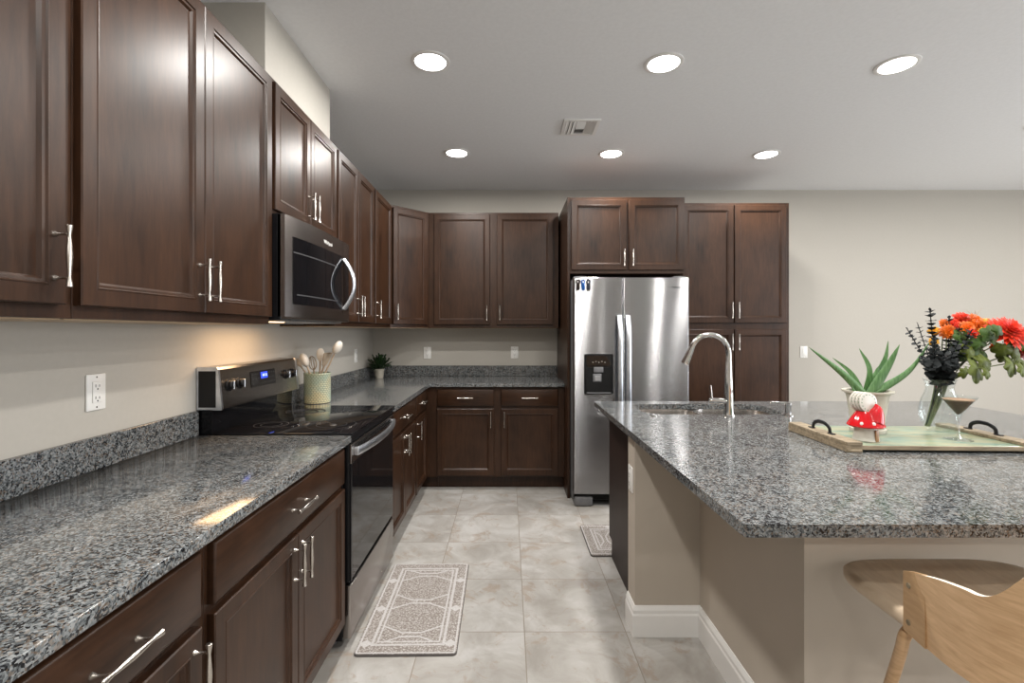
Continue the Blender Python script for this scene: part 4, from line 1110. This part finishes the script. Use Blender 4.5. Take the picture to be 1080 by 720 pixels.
t = thing('dry_grass_sprig', 'thin wispy dried grass sprig on top of the bouquet', 'sprig', tuple(VB))
P = [p - VB for p in stem_path(at(1030, 332, 2.05), .01, 3)]
m = MB(); m.tube(P, [.0012] * len(P), 5)
for k in range(26):
    p = P[-1] - (P[-1] - P[-8]) * (k / 26) * .9
    m.tube([p, p + V((random.uniform(-.04, .03), random.uniform(-.02, .02), random.uniform(.012, .045)))], [.0011, .0003], 4)
m.build('wisps', M['straw'], t)

# ------------------------------------------------------------------ crock with utensils
KX, KY = -1.180, 2.955
tag(MB().lathe([(.070, 0), (.0765, .004), (.078, .02), (.078, .176), (.080, .180), (.078, .185), (.072, .185), (.071, .178), (.071, .012), (.001, .010)], n=40).build('utensil_crock', M['crock'], loc=(KX, KY, ZT + .0003)), 'mint and cream woven-pattern utensil crock beside the oven', 'crock')
K0 = Vector((KX, KY, ZT + .0115))
def utensil(name, label, base, tip, kind, mk):
    t = thing(name, label, 'utensil', tuple(K0 + Vector((base[0], base[1], .012))), 0)
    o0 = Vector(t.location); T = at(*tip) - o0; n = T.normalized()
    L_ = T.length; hs = .055 if kind != 'ladle' else .05
    MB().tube([Vector((0, 0, 0)), T * .4, n * (L_ - hs)], [.0060, .0058, .0050], 10).build('handle', M['utb'], t)
    q = n.to_track_quat('Z', 'Y').to_matrix().to_4x4()
    c = n * (L_ - hs * .3)
    if kind == 'ladle': MB().lathe([(.001, -.046), (.018, -.040), (.034, -.022), (.040, 0), (.035, .022), (.020, .038), (.001, .044)], tuple(c), 18, M=q @ Matrix.Diagonal((1, .62, 1, 1))).build('head', M[mk], t)
    elif kind == 'spoon': MB().lathe([(.001, -.048), (.008, -.042), (.020, -.020), (.0245, .004), (.020, .026), (.010, .038), (.001, .040)], tuple(c), 16, M=q @ Matrix.Diagonal((1, .35, 1, 1))).build('head', M[mk], t)
    elif kind == 'spatula':
        m = MB(); rs = []
        for z, w_ in ((-.05, .006), (-.035, .022), (.0, .032), (.038, .041), (.042, .039)): rs.append([q @ Vector((x * w_, y * .0028, z)) + c for x, y in ((-1, -1), (1, -1), (1, 1), (-1, 1))])
        m.rings(rs).build('head', M[mk], t)
    elif kind == 'whisk':
        m = MB()
        for k in range(5):
            a = PI * k / 5; m.tube([q @ Vector((.024 * math.sin(PI * j / 12) * math.cos(a) , .024 * math.sin(PI * j / 12) * math.sin(a), -.05 + .09 * (1 - abs(1 - j / 6)) )) + c if False else q @ Vector((.024 * math.sin(2 * PI * j / 16) * math.cos(a), .024 * math.sin(2 * PI * j / 16) * math.sin(a), -.006 - .044 * math.cos(2 * PI * j / 16))) + c for j in range(17)], .0016, 5)
        m.build('head', M[mk], t)
utensil('serving_spoon', 'large pale round spoon leaning furthest right out of the crock', (-.02, -.02), (357, 364, 2.93), 'ladle', 'utw')
utensil('ladle', 'pale ladle at the left of the crock in front of the range panel', (.03, -.02), (320, 377, 2.90), 'ladle', 'utw')
utensil('spatula', 'grey-beige flat spatula in the crock, tilted to the right', (-.03, .01), (345, 376, 2.94), 'spatula', 'utb')
utensil('spoon', 'narrow pale spoon standing in the middle of the crock', (.0, .03), (338, 371, 2.97), 'spoon', 'utw')
utensil('whisk', 'beige looped whisk in the crock behind the ladle', (.01, .0), (329, 379, 3.00), 'whisk', 'utb')
utensil('turner', 'small brown spatula leaning left out of the crock', (.04, .02), (311, 378, 2.99), 'spatula', 'utb')

# ------------------------------------------------------------------ small plant in the corner
t = thing('potted_herb', 'small dark green bushy plant in a cream pot in the worktop corner', 'plant', (-1.215, 4.50, ZT + .0003))
MB().lathe([(.036, 0), (.038, .003), (.047, .075), (.050, .080), (.050, .088), (.045, .088), (.043, .078), (.001, .076)], n=28).build('pot', M['pot'], t)
m = MB()
for k in range(80):
    q = random.uniform(0, 2 * PI); e = random.uniform(.25, 1.45); L_ = random.uniform(.07, .15)
    d = Vector((math.cos(q) * math.cos(e), math.sin(q) * math.cos(e), math.sin(e)))
    p0 = Vector((random.uniform(-.02, .02), random.uniform(-.02, .02), .075)); P = spline([p0, p0 + d * L_ * .6, p0 + d * L_ + Vector((0, 0, -.015 * math.cos(e)))], 3)
    if P[-1].x < -.095 or P[-1].y > .16: continue
    m.tube(P, .0014, 4)
    for j in range(2, len(P)):
        for s_ in (-1, 1):
            dd_ = (d + s_ * d.cross(Vector((0, 0, 1))) * 1.0 + Vector((0, 0, random.uniform(-.3, .5)))).normalized()
            leafblade(m, P[j], dd_, random.uniform(.018, .034), .0085, n=3)
m.build('foliage', M['herb'], t, ang=60)
